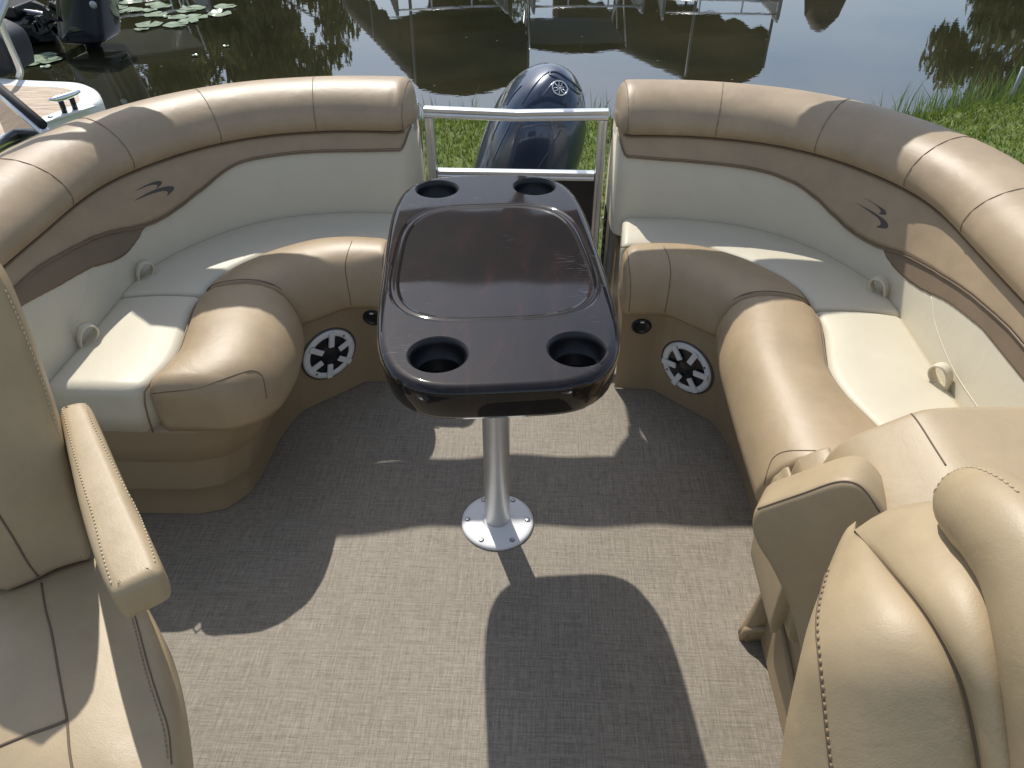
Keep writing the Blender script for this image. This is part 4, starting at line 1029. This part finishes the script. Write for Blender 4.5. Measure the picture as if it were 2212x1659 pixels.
# ================================================================== FAR SIDE OF THE POND (mostly seen mirrored in the water)
def mirror(x, y, h): p = atz(x, y, WZ - h); return Vector((p[0], p[1], WZ + h))     # a thing h above the water whose mirror image is at this pixel
def canopy(TL, TR, FL, h, skirt, label):
    a, b, c = mirror(*TL, h), mirror(*TR, h), mirror(*FL, h); d = b + (c - a)
    root = thing('boat_lift_canopy', label, 'canopy', ((a.x + c.x) / 2, (a.y + c.y) / 2, WZ), 'dark canopies over the boat lifts')
    rows = []
    for t in np.linspace(-.0, 1, 21):
        l, r = a.lerp(c, t), b.lerp(d, t); row = [tuple(l - Vector((0, 0, skirt + .10 * math.sin(t * 44) ))), tuple(l - Vector((0, 0, .12)))]
        for q in np.linspace(.03, .97, 9): row.append(tuple(l.lerp(r, q) + Vector((0, 0, .34 * math.sin(math.pi * q) ** .8))))
        row += [tuple(r - Vector((0, 0, .12))), tuple(r - Vector((0, 0, skirt + .10 * math.sin(t * 44))))]
        rows.append(row)
    o = MB().grid(rows).build('canopy_cover', CANOPY, root)
    m = o.modifiers.new('s', 'SOLIDIFY'); m.thickness = .02
    e = [np.array(rows[0])]
    MB().add([a + Vector((0, 0, -.1)), b + Vector((0, 0, -.1)), b + Vector((0, .0, -skirt)), a + Vector((0, 0, -skirt))], [(0, 1, 2, 3)]).build('end_valance', CANOPY, root, smooth=False)
    m = root.children[-1].modifiers.new('s', 'SOLIDIFY'); m.thickness = .02
    for p, q in ((a, 0), (b, 0), (c, 0), (d, 0), (a.lerp(c, .5), 0), (b.lerp(d, .5), 0)):
        MB().tube([(p.x, p.y, -1.40), (p.x, p.y, p.z - .1)], .04, 8).build('post', MATS.get('weathered_steel') or simple('weathered_steel', (.14, .15, .15), .6, .4), root)
    return root
canopy((900, 190), (1140, 166), (745, 26), 3.5, 1.25, 'dark boat lift canopy mirrored beside the willow tree')
canopy((1480, 172), (1646, 156), (1195, 44), 3.5, 1.05, 'dark boat lift canopy mirrored between the two moored pontoon boats')
def far_boat(loc, rot, top, label, bim=True):
    root = thing('pontoon_boat', label, 'boat', (loc[0], loc[1], WZ), 'pontoon boats moored across the pond')
    M = Matrix.Translation((loc[0], loc[1], WZ)) @ Matrix.Rotation(rot, 4, 'Z')
    def bld(mb, name, mat, **k): mb.v = [tuple(M @ Vector(v)) for v in mb.v]; return mb.build(name, mat, root, **k)
    for s in (-1, 1): bld(MB().lathe([(.02, -3.4), (.28, -2.9), (.32, -2.5), (.32, 3.0), (.02, 3.2)], 16, Matrix.Translation((s * .85, 0, .12)) @ Matrix.Rotation(math.pi / 2, 4, 'X'), c0=True, c1=True), 'pontoon', PONT)
    bld(MB().box((0, 0, .50), (2.5, 6.2, .14)), 'deck', WHITEPL, smooth=False)
    for s in (-1, 1): bld(MB().box((s * 1.22, -.1, .92), (.05, 5.6, .66)), 'fence', GREYHULL, smooth=False)
    bld(MB().box((0, 2.7, .92), (2.4, .05, .66)), 'fence', GREYHULL, smooth=False)
    for z in (.66, .92, 1.18): bld(MB().tube([(-1.2, -2.75, z), (1.2, -2.75, z)], .022, 8), 'end_rail', ALU)
    for x in (-1.2, -.45, .45, 1.2): bld(MB().tube([(x, -2.75, .55), (x, -2.75, 1.2)], .02, 8), 'end_post', ALU)
    bld(MB().box((-.85, -2.35, .78), (.62, .6, .40)), 'seat', GREYHULL, smooth=False, bevel=.06); bld(MB().box((.85, -2.35, .78), (.62, .6, .40)), 'seat', GREYHULL, smooth=False, bevel=.06)
    for s in (-1, 1): bld(MB().tube([(s * 1.22, -2.85, 1.3), (s * 1.22, 2.7, 1.3)], .03, 8), 'rail', ALU)
    if bim:
        rows = [[(x, y, 2.62 - .12 * (x / 1.2) ** 2 - .10 * (y / 1.4) ** 2) for x in np.linspace(-1.2, 1.2, 9)] + [(1.2, y, 2.30), (-1.2, y, 2.30)] for y in np.linspace(-1.4, 1.4, 9)]
        bld(MB().grid(rows), 'bimini_top', top)
        root.children[-1].modifiers.new('s', 'SOLIDIFY').thickness = .02
        for s in (-1, 1):
            for y0, y1 in ((-.2, -1.35), (-.2, 1.35), (.9, .1)): bld(MB().tube([(s * 1.22, y0, 1.3), (s * 1.2, y1, 2.40)], .022, 8), 'bow', ALU)
    return root
for px, top, lab, bi in [((1238, 22), NAVY, 'pontoon boat with navy sunshade moored between the two canopies', True),
                         ((1520, 36), GREYHULL, 'grey pontoon boat without sunshade moored behind the second canopy', False),
                         ((945, 26), GREYHULL, 'grey pontoon boat parked under the first canopy', False),
                         ((295, 40), GREYHULL, 'pontoon boat with grey sunshade moored near the lily pads', True)]:
    p = mirror(*px, 1.25); d = Vector((p.x - CAM[0], p.y, 0)).normalized(); q = p + d * 2.8; far_boat((q.x, q.y), math.atan2(-d.x, d.y) + .12, top, lab, bi)
pv = mirror(1777, 20, 1.6)
jet = thing('covered_boat', 'small boat under a brown tarpaulin across the pond', 'boat', (pv.x, pv.y, WZ), None)
MB().lathe([(.55, -.05), (.62, .35), (.55, .8), (.50, 1.3), (.40, 1.75), (.18, 2.05), (.02, 2.12)], 18, Matrix.Translation((pv.x, pv.y, WZ)), c1=True).build('tarpaulin', simple('brown_tarp', (.05, .03, .025), .8, var=.3), jet)
MB().box((pv.x, pv.y, WZ + .12), (1.1, 2.6, .45)).build('hull', GREYHULL, jet, smooth=False, bevel=.1)

def tree(x, y, h, rx, label, seed, droop=0, n=2600, base=.25):
    rg = np.random.default_rng(seed); z0 = ground_z(x, y) - .05
    root = thing('pond_tree', label, 'tree', (x, y, z0))
    lean = rg.normal(0, .03, 2)
    tr = MB().tube([(x + lean[0] * h * t, y + lean[1] * h * t, z0 + h * .85 * t) for t in np.linspace(0, 1, 7)], [h * .028 * (1 - .85 * t) for t in np.linspace(0, 1, 7)], 8)
    clumps = []
    for k in range(34):
        t = base + (1 - base) * rg.random() ** .8; a = rg.random() * 2 * math.pi; rr = rx * (1 - ((t - .5) / .62) ** 2) ** .5 * (.35 + .65 * rg.random() ** .5) if abs(t - .5) < .6 else rx * .2
        c = np.array([x + lean[0] * h * t + rr * math.cos(a), y + rr * math.sin(a), z0 + h * t]); clumps.append((c, rx * (.22 + .16 * rg.random())))
        s0 = np.array([x + lean[0] * h * t * .7, y, z0 + h * t * .72]); tr.tube([tuple(s0), tuple((s0 + c) / 2 + [0, 0, .1]), tuple(c)], [h * .009, h * .006, h * .002], 5)
    tr.build('trunk', BARK, root)
    V, Fs = [], []
    per = n // len(clumps)
    for c, r in clumps:
        d = rg.normal(size=(per, 3)); d /= np.linalg.norm(d, axis=1)[:, None]; d *= (rg.random((per, 1)) ** .45) * r
        d[:, 2] *= .75; d[:, 2] -= droop * rg.random(per) * 2.0
        for p in c + d:
            a = rg.normal(size=3); a /= np.linalg.norm(a); b = np.cross(a, rg.normal(size=3)); b /= np.linalg.norm(b); L = h * .019 * (.7 + .6 * rg.random()); k = len(V)
            if droop: a = a * .4 + np.array([0, 0, -1]); L *= 1.3
            V += [p - a * L, p + b * L * .45, p + a * L, p - b * L * .45]; Fs.append((k, k + 1, k + 2, k + 3))
    obj('crown', V, Fs, LEAF, root, smooth=False, fix=False)
TR = [(-15.2, 46, 12.0, 4.0, 'willow tree with drooping branches on the far bank beside the first canopy', 1.0), (-19.5, 47, 14.2, 5.0, 'broad leafy tree on the far bank next to the willow', .2), (-27, 48, 15.5, 5.5, 'tall spreading tree on the far bank behind the black boat', .0),
      (-34, 50, 16.5, 5.5, 'tallest tree at the shaded end of the far bank', .0), (-3.0, 54, 8.0, 2.8, 'small round tree on the far bank behind the first canopy', .0), (26, 43, 12.0, 4.2, 'dense tree on the far bank beyond the grassy corner', .3), (34, 44, 13.5, 4.6, 'big full tree on the far bank behind the metal bank post', .0), (17, 60, 6.0, 2.6, 'low distant tree behind the tarpaulin covered boat', 0)]
for k, (x, y, h, rx, lab, dr) in enumerate(TR): tree(x, y, h, rx, lab, 10 + k, dr, 9500 if h > 12 else 7000)

# ================================================================== LILY PADS
def c7(L): return [((300 + x / 2.602) * .7745, (y / 2.602) * .7745) for x, y in L]
pads = c7([(170, 20), (345, 38), (390, 55), (180, 78), (60, 98), (20, 84), (305, 80), (357, 114), (430, 130), (575, 82), (630, 66), (515, 135), (640, 130), (590, 162), (853, 57), (815, 107), (495, 188), (305, 188), (250, 216), (15, 150), (20, 172), (70, 62), (860, 343), (640, 412)]) + c5a([(510, 665), (350, 745), (570, 715), (190, 585), (235, 715), (540, 790)])
szs = [.20, .17, .19, .19, .15, .14, .13, .20, .07, .18, .20, .17, .21, .17, .20, .21, .20, .22, .12, .19, .17, .18, .045, .045] + [.19, .17, .17, .06, .05, .07]
hints = ['with a ragged edge', 'with a clean notch', 'overlapping its neighbour', 'curled up on one side', 'floating flat', 'with brown flecks']
rg = random.Random(8)
for k, ((x, y), r) in enumerate(zip(pads, szs)):
    p = atz(x, y, WZ); rot = rg.random() * 6.28; r *= .82
    M = Matrix.Translation((p[0], p[1], WZ + .012 + .004 * (k % 3))) @ Matrix.Rotation(rot, 4, 'Z'); V = [tuple(M @ Vector((0, 0, 0)))]; n = 28
    for j in range(n + 1):
        q = .16 + (2 * math.pi - .32) * j / n; rr = r * (1 + .04 * math.sin(q * 3 + k) + .025 * math.sin(q * 7 + k * 2)); up = .010 * math.sin(q * 2 + k) ** 2 + (.03 if k % 5 == 0 and j < 5 else 0)
        V.append(tuple(M @ Vector((rr * .6 * math.cos(q), rr * .6 * math.sin(q), .002))))
        V.append(tuple(M @ Vector((rr * math.cos(q), rr * math.sin(q), up))))
    Fs = []
    for j in range(n): a = 1 + 2 * j; Fs += [(0, a, a + 2), (a, a + 1, a + 3, a + 2)]
    o = obj('lily_pad', V, Fs, PAD, None, True)
    near = k >= 24
    own = {0: 'curled lily pad at the patch edge farthest from the swim deck', 8: 'tiny lily pad squeezed between larger ones in the patch', 14: 'notched lily pad of the outlying pair, farther from the boat', 15: 'round lily pad of the outlying pair, nearer to the boat',
           17: 'broad lily pad with a small pad tucked against its near edge', 18: 'small lily pad tucked against a broad one', 22: 'tiny stray lily pad drifting between patch and stern', 23: 'tiny stray lily pad close to the tan backrest',
           24: 'largest of the overlapping lily pads beside the black hull', 25: 'lily pad at the swim deck end of the overlapping three', 26: 'lily pad wedged under the largest one beside the black hull', 27: 'small scrap of lily pad against the boarding hoop', 28: 'tiny lily pad next to the boarding hoop and overlapping three', 29: 'small lily pad drifting alone in front of the overlapping three'}
    lab = own.get(k) or ('pale lily pad half hidden behind the black outboard' if k in (4, 5, 19, 20, 21) else 'pale green round lily pad in the crowded middle of the patch')
    tag(o, lab, 'lily pad', 'lily pads by the swim deck' if near else 'lily pads behind the outboard' if k in (4, 5, 19, 20, 21) else 'lily pads in the patch')

# ================================================================== GRASS, REEDS, BANK POST
def blades(name, n, fx, mat, hmin, hmax, wd, seed, lean=.35):
    rgn = np.random.default_rng(seed); V = np.zeros((n * 5, 3)); Fs = []
    for k in range(n):
        x, y = fx(rgn); z = ground_z(x, y) - .01; h = hmin + (hmax - hmin) * rgn.random() ** 1.6; a = rgn.random() * 6.28; l = rgn.normal(0, lean, 2) * h; w = wd * (.6 + .8 * rgn.random())
        ca, sa = math.cos(a) * w, math.sin(a) * w; i = k * 5
        V[i:i + 5] = [(x - ca, y - sa, z), (x + ca, y + sa, z), (x + l[0] * .35 + ca * .7, y + l[1] * .35 + sa * .7, z + h * .6), (x + l[0] * .35 - ca * .7, y + l[1] * .35 - sa * .7, z + h * .6), (x + l[0], y + l[1], z + h)]
        Fs += [(i, i + 1, i + 2, i + 3), (i + 3, i + 2, i + 4)]
    o = obj(name, V, Fs, mat, None, False, False); o['kind'] = 'stuff'; return o
def f_gate(r): x = r.uniform(-1.7, 2.3); b = bank_y(x) + .1; return x, b - (b - 2.6) * r.random() ** 1.4
def f_right(r): x = 1.5 + 8.5 * r.random() ** 1.3; b = bank_y(x) + .1; return x, b - (b + 1.5) * r.random() ** 1.7
blades('grass', 30000, f_gate, GRASS, .03, .085, .006, 1, .6)
blades('grass', 60000, f_right, GRASS, .03, .10, .007, 2, .6)
def f_reed(r):
    x = r.uniform(-1.2, 1.8); return x, bank_y(x) + r.normal(-.05, .16)
def f_reed2(r):
    x = 3.1 + 4.6 * r.random() ** .8; return x, bank_y(x) + r.normal(-.2, .18)
for f, n, h, sd in ((f_reed, 420, .36, 3), (f_reed2, 1300, .45, 4)):
    blades('reeds', n, f, REED, .12, h, .006, sd, .22)
for o in [o for o in bpy.data.objects if o.name.startswith(('grass', 'reeds'))]:
    o['label'] = 'short lawn grass on the bank' if o.name.startswith('grass') else 'taller reeds along the water edge'; o['category'] = 'grass' if o.name.startswith('grass') else 'reeds'
bpst = Vector(atz(2180, 222, GZ - .02))
pst = MB().tube([(bpst.x, bpst.y, GZ - .3), (bpst.x, bpst.y, GZ + .30)], .018, 12).build('bank_post', simple('galvanised_post', (.25, .27, .28), .5, .6)); tag(pst, 'short galvanised metal post standing in the bank grass', 'post')
